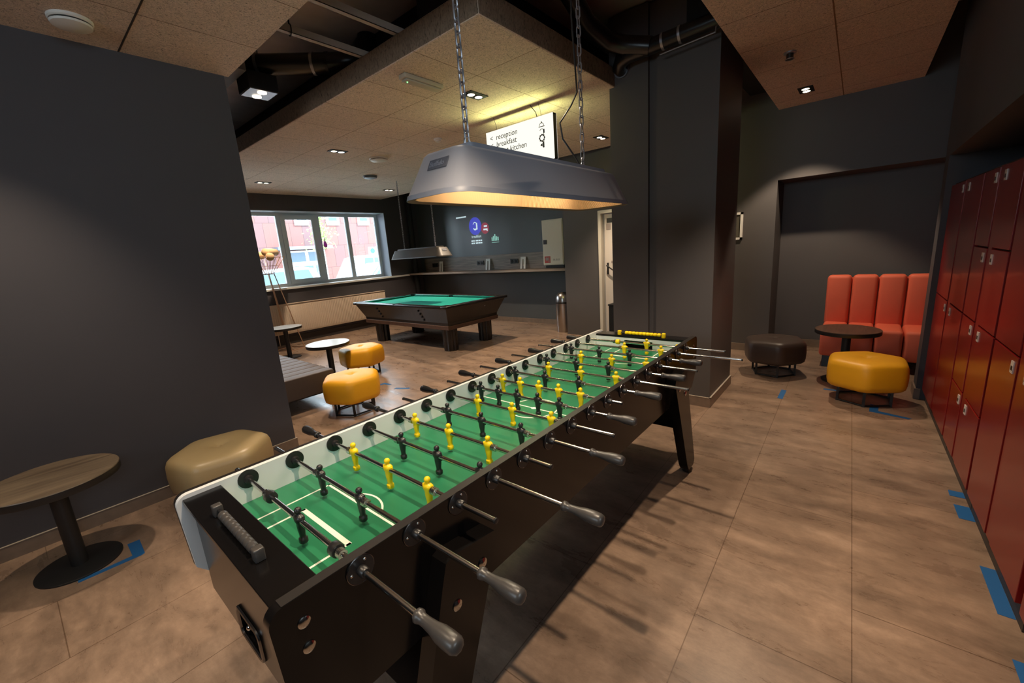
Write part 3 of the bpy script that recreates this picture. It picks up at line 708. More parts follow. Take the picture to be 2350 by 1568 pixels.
# ribbed bench
bn = thing('bench', (1.75, 5.4, 0), 'grey brown ribbed leather bench behind the dark left wall corner', 'bench')
n = 9; y0b, y1b = 4.62, 6.15; wv = (y1b-y0b)/n
for k in range(n):
    ya, yb = y0b+wv*k, y0b+wv*(k+1)
    pts = [(ya+.004, .17)]+[(ya+.004+.012*(1-math.cos(u)), .405-.012+.012*math.sin(u)) for u in [PI/2*i/4 for i in range(5)]]+[(yb-.004-.012*(1-math.cos(u)), .405-.012+.012*math.sin(u)) for u in [PI/2*(4-i)/4 for i in range(5)]]+[(yb-.004, .17)]
    obj('seat_channel', B().prism(pts, 'x', 1.15, 2.185), 'benchm', bn, True, 50)
obj('seat_end', B().box(2.175, 2.20, y0b+.01, y1b-.01, .17, .385, .01), 'benchm', bn, True)
obj('seat_base', B().box(1.17, 2.17, y0b+.03, y1b-.03, .15, .17), 'bmetal', bn)
for x, y in ((2.14, y0b+.06), (2.14, y1b-.06), (1.2, y0b+.06), (1.2, y1b-.06)): obj('leg', B().cyl((x, y, 0), (x, y, .16), .012, n=12), 'bmetal', bn, True)
# coral sofa
sf = thing('sofa', (6.2, -.2, 0), 'coral channelled sofa in the dark wall niche beside the red lockers', 'sofa')
for k in range(6):
    y1s = .315-.240*k; y0s = y1s-.232
    seat = B().box(5.90, 6.40, y0s, y1s, .13, .465, .035); obj('seat_channel', seat, 'coral', sf, True, 60)
    bk = B().box(0, .16, y0s, y1s, .42, 1.025, .04)
    bk.xform(Matrix.Translation((6.34, 0, 0)) @ Matrix.Shear('XY', 4, (0., 0.)))
    obj('back_channel', bk, 'coral', sf, True, 60)
obj('frame', B().box(6.42, 6.58, -1.12, .31, .12, .98), 'coral', sf)
for y in (.23, -.32, -.85):
    obj('leg', B().prism([(5.93, .0), (6.02, 0), (6.04, .14), (5.95, .14)], 'y', y-.05, y+.05), 'bmetal', sf)
    obj('leg', B().box(6.42, 6.52, y-.05, y+.05, 0, .13), 'bmetal', sf)

# ------------------------------------------------------------------ lockers
rotB = Matrix.Translation((5.08, -.505, 0)) @ Matrix.Rotation(math.radians(1.3), 4, 'Z') @ Matrix.Translation((-5.08, 0, 0))
tiers4 = [.105, .54, .985, 1.42, 1.86]; tiers2 = [.105, .985, 1.86]
units = [(3.955, 5.07, 4.42, 4.52, tiers2, 'red two tier locker block at the far end beside the niche wall'),
         (3.155, 3.945, 3.515, 3.605, tiers4, 'red four tier locker block between the two taller door blocks'),
         (2.235, 3.145, 2.65, 2.735, tiers2, 'red two tier locker block nearest the middle of the row'),
         (1.30, 2.205, 1.72, 1.80, tiers4, 'red locker block at the lower right corner nearest the camera')]
for i, (xa, xb, m0, m1, tr, lab) in enumerate(units):
    t = thing('locker', (0, 0, 0), lab, 'locker', 'red lockers along the right wall')
    t.location = rotB @ Vector(((xa+xb)/2, -.25, 0)); t.rotation_euler = (0, 0, math.radians(1.3))
    obj('body', B().box(xa, xb, -.5, -.022, .10, 1.87).xform(rotB), 'locker_body', t)
    obj('plinth', B().box(xa, xb, -.48, -.03, 0, .10).xform(rotB), 'plinth', t)
    obj('centre_strip', B().box(m0+.006, m1-.006, -.022, -.004, .11, 1.86).xform(rotB), 'red_door', t)
    for xs0, xs1, side in ((m1, xb-.012, 0), (xa+.012, m0, 1)):
        for z0, z1 in zip(tr, tr[1:]):
            dd = obj('door', B().box(xs0+.003, xs1-.003, -.022, 0, z0+.005, z1-.005, .002).xform(rotB), 'red_door', t)
            lx = xs0+.055 if side == 0 else xs1-.055
            lk = obj('lock_plate', B().box(lx-.02, lx+.02, 0, .004, z1-.085, z1-.03).xform(rotB), 'lockw', dd)
            if True:
                lk2 = B().box(lx-.012, lx+.012, .004, .0048, z1-.072, z1-.052).xform(rotB)
                bmj = lk2; me = None
                o2 = obj('keyhole', bmj, 'bp', t); adopt(o2, t)
struct('baseboard_locker_row', B().box(1.02, 1.29, -.5, -.03, 0, .1).xform(rotB), 'plinth')

# ------------------------------------------------------------------ pool table
PXa, PXb, PYa, PYb, PZ = 4.28, 5.80, 4.98, 7.75, .80
pt = thing('pool_table', ((PXa+PXb)/2, (PYa+PYb)/2, 0), 'dark mahogany pool table with turquoise green cloth in the back room', 'pool table')
def prect(d, z): return [(PXa+d, PYa+d, z), (PXb-d, PYa+d, z), (PXb-d, PYb-d, z), (PXa+d, PYb-d, z)]
obj('cabinet', B().loft([prect(.16, .435), prect(.155, .50), prect(.04, .755)]), 'poolwood', pt)
obj('skirt', B().loft([prect(.18, .375), prect(.15, .385), prect(.145, .445)]), 'poolwood2', pt)
obj('skirt_bead', B().loft([prect(.142, .443), prect(.142, .450)]), mat('skirt_bead_wood', (.16, .085, .05), .4), pt)
rl = B()
for d0, d1 in ((0, .12),):
    rl.box(PXa, PXb, PYa, PYa+.12, .755, PZ, .012).box(PXa, PXb, PYb-.12, PYb, .755, PZ, .012).box(PXa, PXa+.12, PYa+.12, PYb-.12, .755, PZ, .012).box(PXb-.12, PXb, PYa+.12, PYb-.12, .755, PZ, .012)
obj('rail', rl, 'poolwood', pt, True, 40)
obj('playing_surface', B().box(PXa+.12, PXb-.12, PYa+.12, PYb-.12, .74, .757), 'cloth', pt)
ym = (PYa+PYb)/2
cs = B()
e = .12; w = .045
cs.box(PXa+e+.09, PXb-e-.09, PYa+e, PYa+e+w, .757, .792, .008).box(PXa+e+.09, PXb-e-.09, PYb-e-w, PYb-e, .757, .792, .008)
for xa, xb in ((PXa+e, PXa+e+w), (PXb-e-w, PXb-e)):
    cs.box(xa, xb, PYa+e+.09, ym-.07, .757, .792, .008).box(xa, xb, ym+.07, PYb-e-.09, .757, .792, .008)
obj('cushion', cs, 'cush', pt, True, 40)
for x, y in ((PXa+.11, PYa+.11), (PXb-.11, PYa+.11), (PXa+.11, PYb-.11), (PXb-.11, PYb-.11), (PXa+.08, ym), (PXb-.08, ym)):
    obj('pocket', B().lathe([(.075, .757), (.08, .790), (.082, .803), (.060, .803), (.055, .762), (.0, .760)][:5]+[(.01, .759)], (x, y, 0), 'z', 20), 'bp', pt, True)
for x in (PXa+.33, PXb-.33):
    for y in (PYa+.33, PYb-.42):
        prof = []
        b = B()
        def lr(s, z): return [(x+p[0]*s, y+p[1]*s, z) for p in [(.125*(1 if abs(math.cos(q)) > 1e-9 else 1)*math.cos(q)*(1+.06*math.cos(12*q)), .125*math.sin(q)*(1+.06*math.cos(12*q))) for q in [2*PI*k/72 for k in range(72)]]]
        b.loft([lr(.92, 0), lr(.95, .03), lr(1.0, .37), lr(1.0, .385)])
        obj('leg', b, 'bp' if False else 'poolwood', pt, True, 30)
for yv in (5.75, 7.0):
    for k in range(4):
        zz = .70-.055*k; xo = PXa+.155-(zz-.5)*.45-.006
        obj('side_vent', B().lathe([(.016, -.012), (.016, .012)], (xo, yv-.012*k, zz), 'x', 12), 'black', pt)
obj('coin_lock', B().ball((5.25, PYa+.075, .68), .012), 'steel', pt, True)

# ------------------------------------------------------------------ back room fittings
rd = thing('radiator', (4.45, 9.08, .22), 'wide beige panel radiator under the window', 'radiator')
rp = B().box(3.0, 5.90, 9.06, 9.13, .225, .835, .008)
obj('panel', rp, 'rad', rd, True)
gr = B()
for k in range(74): gr.box(3.03+.0388*k, 3.03+.0388*k+.022, 9.051, 9.06, .255, .80, .003)
obj('front_ribs', gr, 'rad', rd, True)
obj('top_grille', B().box(3.0, 5.9, 9.045, 9.135, .835, .845), 'rad', rd)
obj('pipe', B().cyl((3.3, 9.10, 0), (3.3, 9.10, .23), .010, n=10), 'rad', rd, True)
# copper stand with tan rolls
st = thing('wire_stand', (3.30, 8.55, 0), 'tall copper wire stand holding tan rolls before the window', 'stand')
V0 = [(3.50, 8.43), (3.21, 8.30), (3.16, 8.86), (3.0, 8.6)]; V0 = [(3.50, 8.43), (3.20, 8.30), (3.05, 8.66), (3.36, 8.82)]
cx, cy = 3.13, 8.52
V1 = [(cx+.36*(p[0]-3.28), cy+.36*(p[1]-8.55)) for p in V0]
V2 = [(cx+1.25*(p[0]-3.28), cy+1.25*(p[1]-8.55)) for p in V0]
w = B()
for k in range(4):
    j = (k+1) % 4
    w.tube([(*V0[k], .006), (*V0[j], .006)], .0085, 6); w.tube([(*V0[k], .006), (*V1[k], 1.48)], .0085, 6); w.tube([(*V1[k], 1.48), (*V1[j], 1.48)], .0085, 6)
obj('wire_legs', w, 'copper', st, True)
w = B()
for k in range(4):
    j = (k+1) % 4
    w.tube([(*V1[k], 1.48), (*V2[k], 1.78)], .005, 6); w.tube([(*V2[k], 1.78), (*V2[j], 1.78)], .005, 6)
    for u in (.25, .5, .75):
        A = [V1[k][i]*(1-u)+V1[j][i]*u for i in range(2)]; Bq = [V2[k][i]*(1-u)+V2[j][i]*u for i in range(2)]
        w.tube([(*A, 1.48), (*Bq, 1.78)], .004, 6)
    w.tube([(*[V1[k][i]*.5+V2[k][i]*.5 for i in range(2)], 1.63), (*[V1[j][i]*.5+V2[j][i]*.5 for i in range(2)], 1.63)], .004, 6)
obj('wire_basket', w, 'copper', st, True)
for k, (dx, dy, dz, L) in enumerate(((-.16, .06, 1.83, .40), (.10, .0, 1.875, .48), (.02, -.16, 1.79, .36))):
    b = B().lathe([(.0, -L/2)]*0+[(.04, -L/2), (.07, -L/2+.02), (.075, 0), (.07, L/2-.02), (.04, L/2)], (0, 0, 0), 'x', 16).xform(Matrix.Translation((cx+dx, cy+dy, dz)) @ Matrix.Rotation(.5+.35*k, 4, 'Z'))
    tag(obj('roll', b, 'tan', None, True), ['leftmost tan roll in the basket of the copper stand', 'topmost tan roll lying across the copper stand', 'front tan roll inside the copper wire basket'][k], 'roll', 'tan rolls in the wire basket')
# shelf with upstand
sh = thing('wall_shelf', (6.95, 6.7, 1.16), 'long grey wood wall shelf with upstand on the far grey wall', 'shelf')
obj('board', B().box(6.73, 7.2, 4.30, 9.145, 1.145, 1.185, .003), 'shelf', sh)
obj('upstand', B().box(7.165, 7.2, 4.30, 8.95, 1.185, 1.52, .003), 'shelf', sh)
for i, (y, nm) in enumerate(((8.53, 'left'), (6.90, 'middle'), (5.87, 'right'))):
    s = thing('power_socket', (7.16, y, 1.36), f'{nm} black power socket on the shelf upstand', 'socket', 'sockets on the shelf upstand')
    obj('cover', B().box(7.150, 7.165, y-.10, y+.12, 1.305, 1.405, .004), 'bp', s)
    for dy in (-.04, .06): obj('outlet', B().lathe([(.032, 7.146), (.032, 7.151)], (0, y+dy, 1.355), 'x', 16), 'black', s)
    cdy = y-.26
    c = thing('card_holder', (7.13, cdy, 1.30), f'white folded card standing right of the {nm} power socket', 'card', 'white cards on the shelf')
    obj('card', B().prism([(7.10, 1.19), (7.106, 1.19), (7.146, 1.44), (7.14, 1.44)], 'y', cdy-.07, cdy-.02).prism([(7.10, 1.19), (7.106, 1.19), (7.146, 1.44), (7.14, 1.44)], 'y', cdy+.02, cdy+.07).prism([(7.132, 1.39), (7.138, 1.39), (7.146, 1.44), (7.14, 1.44)], 'y', cdy-.02, cdy+.02), 'whitep', c)
    obj('picture', B().box(7.136, 7.139, cdy-.019, cdy+.019, 1.24, 1.39), 'greytxt', c)
# hose cabinet
hc = thing('hose_cabinet', (7.1, 4.75, 1.25), 'offwhite fire hose cabinet with red pictogram above the shelf end', 'cabinet')
obj('body', B().box(7.02, 7.164, 4.51, 5.0, 1.245, 2.13, .006), 'offwhite', hc)
obj('door', B().box(7.008, 7.02, 4.525, 4.985, 1.262, 2.11, .003), 'offwhite', hc)
obj('handle', B().box(6.998, 7.008, 4.885, 4.965, 1.66, 1.745, .003), 'bp', hc)
rs = obj('fire_pictogram', B().box(7.0035, 7.008, 4.82, 4.955, 1.29, 1.425), 'signred', hc)
obj('pictogram_mark', B().lathe([(.035, 7.0015), (.035, 7.0036)], (0, 4.90, 1.37), 'x', 16).box(7.0015, 7.0036, 4.84, 4.86, 1.30, 1.41), 'paper', rs)
text_mesh('lettering', 'HASPEL', .07, 'greytxt', frame_mtx((7.0075, 4.78, 1.48), (0, -1, 0), (0, 0, 1)), hc, .0004) if False else obj('lettering', B().box(7.0065, 7.008, 4.60, 4.76, 1.33, 1.336).box(7.0065, 7.008, 4.60, 4.63, 1.34, 1.37).box(7.0065, 7.008, 4.65, 4.69, 1.34, 1.37).box(7.0065, 7.008, 4.71, 4.755, 1.34, 1.37), 'greytxt', hc)
obj('bottom_bracket', B().box(7.06, 7.164, 4.54, 4.97, 1.19, 1.245), 'bp', hc)
# projected notice on the wall, its light put into self-glowing decals
pj_ = thing('projection_decals', (7.197, 6.9, 1.9), 'self-glowing decals of a projected hotel breakfast notice with blue and red discs on the grey wall', 'projection')
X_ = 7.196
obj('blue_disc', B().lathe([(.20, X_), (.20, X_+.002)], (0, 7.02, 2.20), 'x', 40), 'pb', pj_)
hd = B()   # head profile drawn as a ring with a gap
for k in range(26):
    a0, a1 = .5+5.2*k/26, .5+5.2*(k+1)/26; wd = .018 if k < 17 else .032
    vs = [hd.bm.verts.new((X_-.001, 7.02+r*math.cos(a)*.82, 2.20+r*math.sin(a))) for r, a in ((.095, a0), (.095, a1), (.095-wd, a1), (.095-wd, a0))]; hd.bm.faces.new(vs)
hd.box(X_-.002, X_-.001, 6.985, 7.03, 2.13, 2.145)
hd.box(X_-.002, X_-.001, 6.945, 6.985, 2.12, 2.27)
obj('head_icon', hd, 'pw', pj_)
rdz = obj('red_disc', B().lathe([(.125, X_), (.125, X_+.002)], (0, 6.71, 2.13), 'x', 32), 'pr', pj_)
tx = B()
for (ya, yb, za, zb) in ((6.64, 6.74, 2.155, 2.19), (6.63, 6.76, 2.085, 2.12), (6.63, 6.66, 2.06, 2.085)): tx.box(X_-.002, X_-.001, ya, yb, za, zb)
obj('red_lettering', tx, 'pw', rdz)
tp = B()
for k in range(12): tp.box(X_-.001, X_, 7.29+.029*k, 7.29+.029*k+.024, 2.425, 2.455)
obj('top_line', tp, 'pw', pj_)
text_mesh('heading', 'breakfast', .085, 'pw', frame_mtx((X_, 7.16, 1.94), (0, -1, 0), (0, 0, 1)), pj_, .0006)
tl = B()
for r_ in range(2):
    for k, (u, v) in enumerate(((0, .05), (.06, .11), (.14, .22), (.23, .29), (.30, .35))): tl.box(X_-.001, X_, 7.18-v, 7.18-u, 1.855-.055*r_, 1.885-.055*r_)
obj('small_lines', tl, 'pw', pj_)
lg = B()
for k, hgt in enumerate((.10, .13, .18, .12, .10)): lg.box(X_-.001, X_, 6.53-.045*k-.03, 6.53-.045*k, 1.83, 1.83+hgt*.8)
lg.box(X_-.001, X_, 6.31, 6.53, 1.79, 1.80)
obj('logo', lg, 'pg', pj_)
# dark corner pipe
tag(obj('corner_pipe', B().cyl((6.86, 8.98, 0), (6.86, 8.98, 3.3), .07, n=20), 'black', None, True), 'black vertical pipe in the corner between window and shelf', 'pipe')
# bin
bi = thing('waste_bin', (6.66, 4.33, 0), 'steel dome topped waste bin beside the brown pier', 'bin')
obj('drum', B().lathe([(.145, 0), (.15, .01), (.15, .56)], (6.66, 4.33, 0), 'z', 32), 'steel', bi, True)
obj('band', B().lathe([(.153, .545), (.155, .56), (.153, .575)], (6.66, 4.33, 0), 'z', 32), 'bp', bi, True)
obj('dome_lid', B().lathe([(.15, .575), (.146, .64), (.125, .70), (.085, .74), (.03, .755)], (6.66, 4.33, 0), 'z', 32), 'steel', bi, True)
bb = thing('black_bin', (6.15, 2.95, 0), 'black box shaped bin standing before the white door', 'bin')
obj('box', B().box(6.03, 6.25, 2.75, 3.07, 0, .62, .008), 'black', bb); obj('lid', B().box(6.02, 6.26, 2.74, 3.08, .62, .645, .006), 'black', bb)
# picture frame
pf = thing('picture_frame', (6.35, 1.35, 1.5), 'white picture frame beside the pillar on the niche wall', 'picture frame')
yf0, yf1, zf0, zf1 = 1.266, 1.62, 1.52, 1.87
obj('frame', B().box(6.335, 6.36, yf0, yf0+.028, zf0, zf1).box(6.335, 6.36, yf1-.028, yf1, zf0, zf1).box(6.335, 6.36, yf0, yf1, zf0, zf0+.028).box(6.335, 6.36, yf0, yf1, zf1-.028, zf1), 'whitep', pf)
obj('picture', B().box(6.348, 6.36, yf0+.028, yf1-.028, zf0+.028, zf1-.028), 'screen', pf)

# ------------------------------------------------------------------ hanging sign
sg = thing('hanging_sign', (3.77, 2.9, 2.47), 'lit white direction sign hanging on wires from the ceiling', 'sign')
sx0, sx1, sy0, sy1, sz0, sz1 = 3.742, 3.805, 2.46, 3.355, 2.465, 2.888
obj('casing', B().box(sx0+.003, sx1-.003, sy0, sy1, sz0, sz0+.012).box(sx0+.003, sx1-.003, sy0, sy1, sz1-.012, sz1).box(sx0+.003, sx1-.003, sy0, sy0+.012, sz0, sz1).box(sx0+.003, sx1-.003, sy1-.012, sy1, sz0, sz1), 'signside', sg)
sf1 = obj('sign_face', B().box(sx0, sx0+.003, sy0, sy1, sz0, sz1), 'signface', sg)
obj('sign_face', B().box(sx1-.003, sx1, sy0, sy1, sz0, sz1), 'signface', sg)
def sm(y, z): return frame_mtx((sx0-.0006, y, z), (0, -1, 0), (0, 0, 1))
for k, (s, z) in enumerate((('reception', 2.790), ('breakfast', 2.715), ('guest kitchen', 2.640))):
    text_mesh('lettering', s, .078, 'ink', sm(3.215, z), sf1, .0005, .12)
    text_mesh('arrow', '<', .075, 'ink', sm(3.30, z), sf1, .0005)
ic = B(); xi = sx0-.001
yc = 2.60
def ring_(b, cy_, cz_, ro, ri, a0=0, a1=2*PI, n=24):
    for k in range(n):
        p, q = a0+(a1-a0)*k/n, a0+(a1-a0)*(k+1)/n
        vs = [b.bm.verts.new((xi, cy_+r*math.cos(u), cz_+r*math.sin(u))) for r, u in ((ro, p), (ro, q), (ri, q), (ri, p))]; b.bm.faces.new(vs)
ring_(ic, yc, 2.795, .030, .024, 0, PI); ic.box(xi, xi+.001, yc-.036, yc+.036, 2.785, 2.792).box(xi, xi+.001, yc-.006, yc+.006, 2.825, 2.835)
obj('bell_icon', ic, 'ink', sf1)
ic = B(); ring_(ic, yc, 2.737, .032, .026, .6, 4.9); ic.box(xi, xi+.001, yc-.034, yc-.018, 2.724, 2.760); obj('head_icon', ic, 'ink', sf1)
ic = B(); ring_(ic, yc, 2.682, .033, .023)
for k in range(8):
    u = 2*PI*k/8; ic.box(xi, xi+.001, yc+.032*math.cos(u)-.006, yc+.032*math.cos(u)+.006, 2.682+.032*math.sin(u)-.006, 2.682+.032*math.sin(u)+.006)
obj('plate_icon', ic, 'ink', sf1)
ic = B().box(xi, xi+.001, yc-.024, yc-.006, 2.590, 2.648); ic.prism([(yc-.002, 2.600), (yc+.026, 2.618), (yc-.002, 2.634)], 'x', xi, xi+.001); obj('tap_icon', ic, 'ink', sf1)
for y in (2.62, 3.22):
    obj('hanging_wire', B().tube([(3.77, y, sz1), (3.775, y+.004, sz1+.05), (3.755, y+.02, ZC)], .0022, 6), 'bp', sg, True)
obj('cable', B().tube([(3.76, 2.66, sz1), (3.75, 2.67, 2.94), (3.74, 2.70, 2.98), (3.74, 2.73, ZC)], .004, 6), 'bp', sg, True)

# ------------------------------------------------------------------ ceiling fittings and lights
def spot(loc, watts, cone=80, blend=.5, col=(1, .785, .56), r=.03, aim=None):
    l = bpy.data.lights.new('downlight_beam', 'SPOT'); l.energy = watts; l.color = col; l.spot_size = math.radians(cone); l.spot_blend = blend; l.shadow_soft_size = r
    o = bpy.data.objects.new('downlight_beam', l); C.objects.link(o); o.location = loc
    if aim: o.rotation_euler = (Vector(aim)-Vector(loc)).to_track_quat('-Z', 'Y').to_euler()
    return o
def twin(x, y, lab, watts, rz=0., grp='twin downlights in the ceiling', cone=78, blend=.7, col=(1, .785, .56)):
    t = thing('twin_downlight', (x, y, ZC), lab, 'downlight', grp, rz)
    m = wmat(t)
    obj('trim_plate', B().box(-.115, .115, -.065, .065, -.006, .0).xform(m), 'black', t)
    for s in (-.05, .05):
        obj('reflector', B().lathe([(.040, -.0062), (.040, -.010), (.036, -.010), (.030, -.0065)], (s, 0, 0), 'z', 20).xform(m), 'chrome', t, True)
        obj('lens', B().lathe([(.033, -.0105), (.010, -.011)], (s, 0, 0), 'z', 20).xform(m), 'led', t)
    spot((x, y, ZC-.03), watts, cone, blend, col)
W0 = 185
cd = (1, .785, .56)
twin(3.11, 2.89, 'twin downlight in the centre ceiling left of the lit sign', W0*.9, 0)
twin(3.10, 5.40, 'twin downlight in the centre ceiling before the white ceiling disc', W0*1.4, 0, cone=92)
twin(3.12, 7.97, 'twin downlight in the centre ceiling near the left end of the window', W0*1.2, 0, cone=92)
twin(5.53, 7.83, 'twin downlight in the centre ceiling by the far window corner', W0*1.2, 0, cone=92)
twin(5.60, 2.91, 'twin downlight in the centre ceiling right of the lit sign', W0*1.3, 0, cone=88)
twin(5.74, .61, 'twin downlight in the right ceiling panel above the sofa niche', W0*.8, 0, cone=88, blend=.3)
spot((5.56, 5.4, ZC-.03), W0*1.4, 92, .75, cd)
# the same row of downlights continues above and behind the camera
for x, y, w_ in ((3.18, .57, 1.15), (.68, .54, 1.0), (-1.8, .5, .8), (-1.6, 2.2, .6), (-.2, 1.6, .45)): spot((x, y, ZC-.03), W0*w_, 78, .7, cd)
spot((-.06, 3.22, ZC-.03), W0*.7, 78, .85, cd)
# surface spot box in the void
sb = thing('spot_box', (1.76, 4.22, 3.1), 'black square twin spot box hanging in the ceiling gap', 'downlight')
obj('housing', B().box(1.64, 1.88, 4.10, 4.34, 3.10, 3.235, .003), 'black', sb)
obj('face', B().box(1.65, 1.87, 4.11, 4.33, 3.094, 3.10), 'steelg', sb)
for dy in (-.06, .06): obj('lens', B().lathe([(.036, 3.088), (.036, 3.094)], (1.76, 4.22+dy, 0), 'z', 20), 'led', sb)
spot((1.76, 4.22, 3.06), W0*1.0, 90, .5, cd)
spot((1.76, 1.72, 3.06), W0*.45, 90, .5, cd)
# discs, detectors, emergency luminaire
def disc(name, x, y, r, m, lab, cat, prof=None):
    t = thing(name, (x, y, ZC), lab, cat)
    obj('rim', B().lathe([(r, 0), (r, -.012), (r*.93, -.018)], (x, y, ZC), 'z', 36), m, t, True)
    obj('gap', B().lathe([(r*.86, -.010), (r*.86, -.026)], (x, y, ZC), 'z', 30), 'bp', t, True)
    obj('dish', B().lathe([(r*.94, -.026), (r*.90, -.036), (r*.5, -.046), (r*.1, -.048)], (x, y, ZC), 'z', 36), m, t, True)
disc('air_valve', .525, 3.49, .095, 'whitep', 'round white air valve in the left ceiling panel', 'air valve')
disc('air_valve.001', 3.76, 5.475, .13, 'whitep', 'flat white disc in the centre ceiling left of the lamp', 'air valve')
disc('air_valve.002', 4.37, 6.68, .12, mat('grey_speaker', (.17, .20, .25), .5), 'round grey ceiling speaker toward the window', 'speaker')
t = thing('smoke_detector', (3.79, 4.21, ZC), 'small white smoke detector in the centre ceiling', 'smoke detector')
obj('base', B().lathe([(.052, 0), (.052, -.014), (.045, -.02)], (3.79, 4.21, ZC), 'z', 28), 'whitep', t, True); obj('head', B().lathe([(.034, -.02), (.034, -.036), (.02, -.044)], (3.79, 4.21, ZC), 'z', 24), 'whitep', t, True)
t = thing('smoke_detector.001', (4.48, .605, ZC), 'small round detector in the right ceiling panel', 'smoke detector')
obj('base', B().lathe([(.045, 0), (.045, -.01), (.04, -.014)], (4.48, .605, ZC), 'z', 24), 'steelg', t, True); obj('head', B().lathe([(.026, -.014), (.026, -.05), (.018, -.055)], (4.48, .605, ZC), 'z', 20), 'bp', t, True)
obj('guard_ring', B().tube([(4.48+.03*math.cos(q), .605+.03*math.sin(q), ZC-.052) for q in [2*PI*k/20 for k in range(20)]], .004, 6, closed=True), 'steelg', t, True)
t = thing('emergency_light', (2.5, 2.93, ZC), 'oblong white emergency light in the centre ceiling', 'emergency light')
obj('housing', B().box(2.32, 2.72, 2.88, 2.97, ZC-.035, ZC, .01), 'emerg', t, True); obj('diffuser', B().box(2.34, 2.70, 2.89, 2.96, ZC-.05, ZC-.035, .006), 'emerg', t, True); obj('indicator', B().ball((2.37, 2.925, ZC-.052), .006), 'led2', t, True)
# services in the gap
def rail(x0, x1, y, z, lab):
    t = tag(obj('ceiling_rail', B().box(x0, x1, y-.022, y+.022, z-.0, z+.004).box(x0, x1, y-.022, y-.018, z, z+.05).box(x0, x1, y+.018, y+.022, z, z+.05), mat('pale_rail', (.42, .37, .34), .6), None), lab, 'rail', 'rails between the ceiling panels')
rail(1.35, 2.28, 3.23, 3.19, 'pale ceiling rail in the gap closer to the black drain pipe')
rail(1.35, 2.28, 2.76, 3.19, 'pale ceiling rail in the gap closer to the camera')
tag(obj('cable_tie', B().tube([(1.63+.032*math.cos(q)*.2, 3.23+.036*math.cos(q), 3.215+.036*math.sin(q)) for q in [2*PI*k/14 for k in range(14)]], .004, 6, closed=True).tube([(1.63, 3.23, 3.25), (1.64, 3.24, 3.35), (1.63, 3.23, 3.62)], .005, 6), 'black', None, True), 'black cable looped round a pale ceiling rail', 'cable')
dp = thing('drain_pipe', (1.9, 4.1, 3.3), 'thick black drain pipe crossing the ceiling gap on the left', 'pipe')
pa, pb = Vector((1.45, 4.62, 3.36)), Vector((2.31, 3.72, 3.33))
obj('pipe', B().tube([pa, pb, pb+Vector((.12, -.06, .06)), pb+Vector((.25, -.03, .22)), pb+Vector((.28, -.02, .30))], .085, 20), 'duct', dp, True)
for u in (.15, .42, .80, .90):
    c = pa.lerp(pb, u); d = (pb-pa).normalized()
    obj('clamp', B().cyl(c-d*.012, c+d*.012, .091, n=20), 'steelg' if u in (.42, .80) else 'duct', dp, True)
obj('hanger', B().tube([pa.lerp(pb, .42)+Vector((0, 0, .09)), pa.lerp(pb, .42)+Vector((0, 0, .28))], .006, 6), 'steelg', dp, True)
dp = thing('drain_pipe.001', (3.9, 1.5, 3.2), 'black drain pipe with elbow running along the top of the pillar', 'pipe')
pz = 3.19
pa, pb = Vector((3.90, .93, pz+.03)), Vector((3.88, 1.74, pz-.0))
obj('pipe', B().tube([pa, pb, pb+Vector((.01, .07, -.02)), pb+Vector((.06, .11, -.045)), pb+Vector((.15, .115, -.05))], .062, 18), 'duct', dp, True)
for u in (.05, .45, .62): 
    c = pa.lerp(pb, u); d = (pb-pa).normalized(); obj('clamp', B().cyl(c-d*.01, c+d*.01, .067, n=18), 'steelg', dp, True)
obj('wall_flange', B().cyl((3.985, 1.855, pz-.05), (4.01, 1.855, pz-.05), .07, n=20), 'steelg', dp, True)
obj('branch', B().tube([pb.lerp(pa, .25), pb.lerp(pa, .1)+Vector((-.05, .10, .07)), Vector((3.72, 1.86, 3.30)), Vector((3.45, 1.90, 3.36)), Vector((3.10, 1.86, 3.46))], .075, 16), 'duct', dp, True)
obj('hanger_rail', B().cyl((3.86, 1.02, pz-.07), (3.86, 1.45, pz-.09), .006, n=8).cyl((3.86, 1.02, pz-.07), (3.88, 1.02, pz+.02), .005, n=8), 'steelg', dp, True)
tag(obj('conduit_pair', B().cyl((4.05, 1.10, 3.25), (4.05, 1.10, 3.62), .012, n=10), 'steelg', None, True), 'thin grey conduit rising from the pillar top', 'conduit')

# ------------------------------------------------------------------ blue tape on the floor
def quad_tape(pts, lab):
    tag(obj('floor_tape', B().prism(pts, 'z', .0005, .0016), 'tape'), lab, 'tape', 'blue tape marks on the floor')
quad_tape([(-.10, 3.135), (.165, 3.125), (.180, 3.135), (.185, 3.33), (.128, 3.335), (.128, 3.165), (-.10, 3.165)], 'blue tape corner beside the pedestal table at the left wall')
quad_tape([(4.55, .49), (4.83, .49), (4.84, .535), (4.56, .535)], 'blue tape strip in front of the dark brown ottoman')
quad_tape([(4.50, -.40), (4.53, -.42), (4.60, -.21), (4.75, -.22), (4.76, -.16), (4.56, -.15)], 'blue tape corner in the shadow of the yellow ottoman by the lockers')
quad_tape([(3.28, -.575), (3.35, -.573), (3.35, -.51), (3.28, -.51)], 'small blue tape square at the middle locker plinth')
quad_tape([(3.03, -.582), (3.18, -.578), (3.18, -.515), (3.03, -.52)], 'larger blue tape patch just nearer than the small square')
quad_tape([(2.30, -.597), (2.62, -.59), (2.62, -.54), (2.30, -.547)], 'long blue tape strip at the near locker plinth')
quad_tape([(1.78, -.608), (2.06, -.602), (2.06, -.545), (1.78, -.55)], 'blue tape strip at the lower right corner of the floor')
quad_tape([(2.80, 4.40), (2.90, 4.22), (2.94, 4.24), (2.85, 4.42)], 'pale blue tape strip right of the front yellow ottoman')
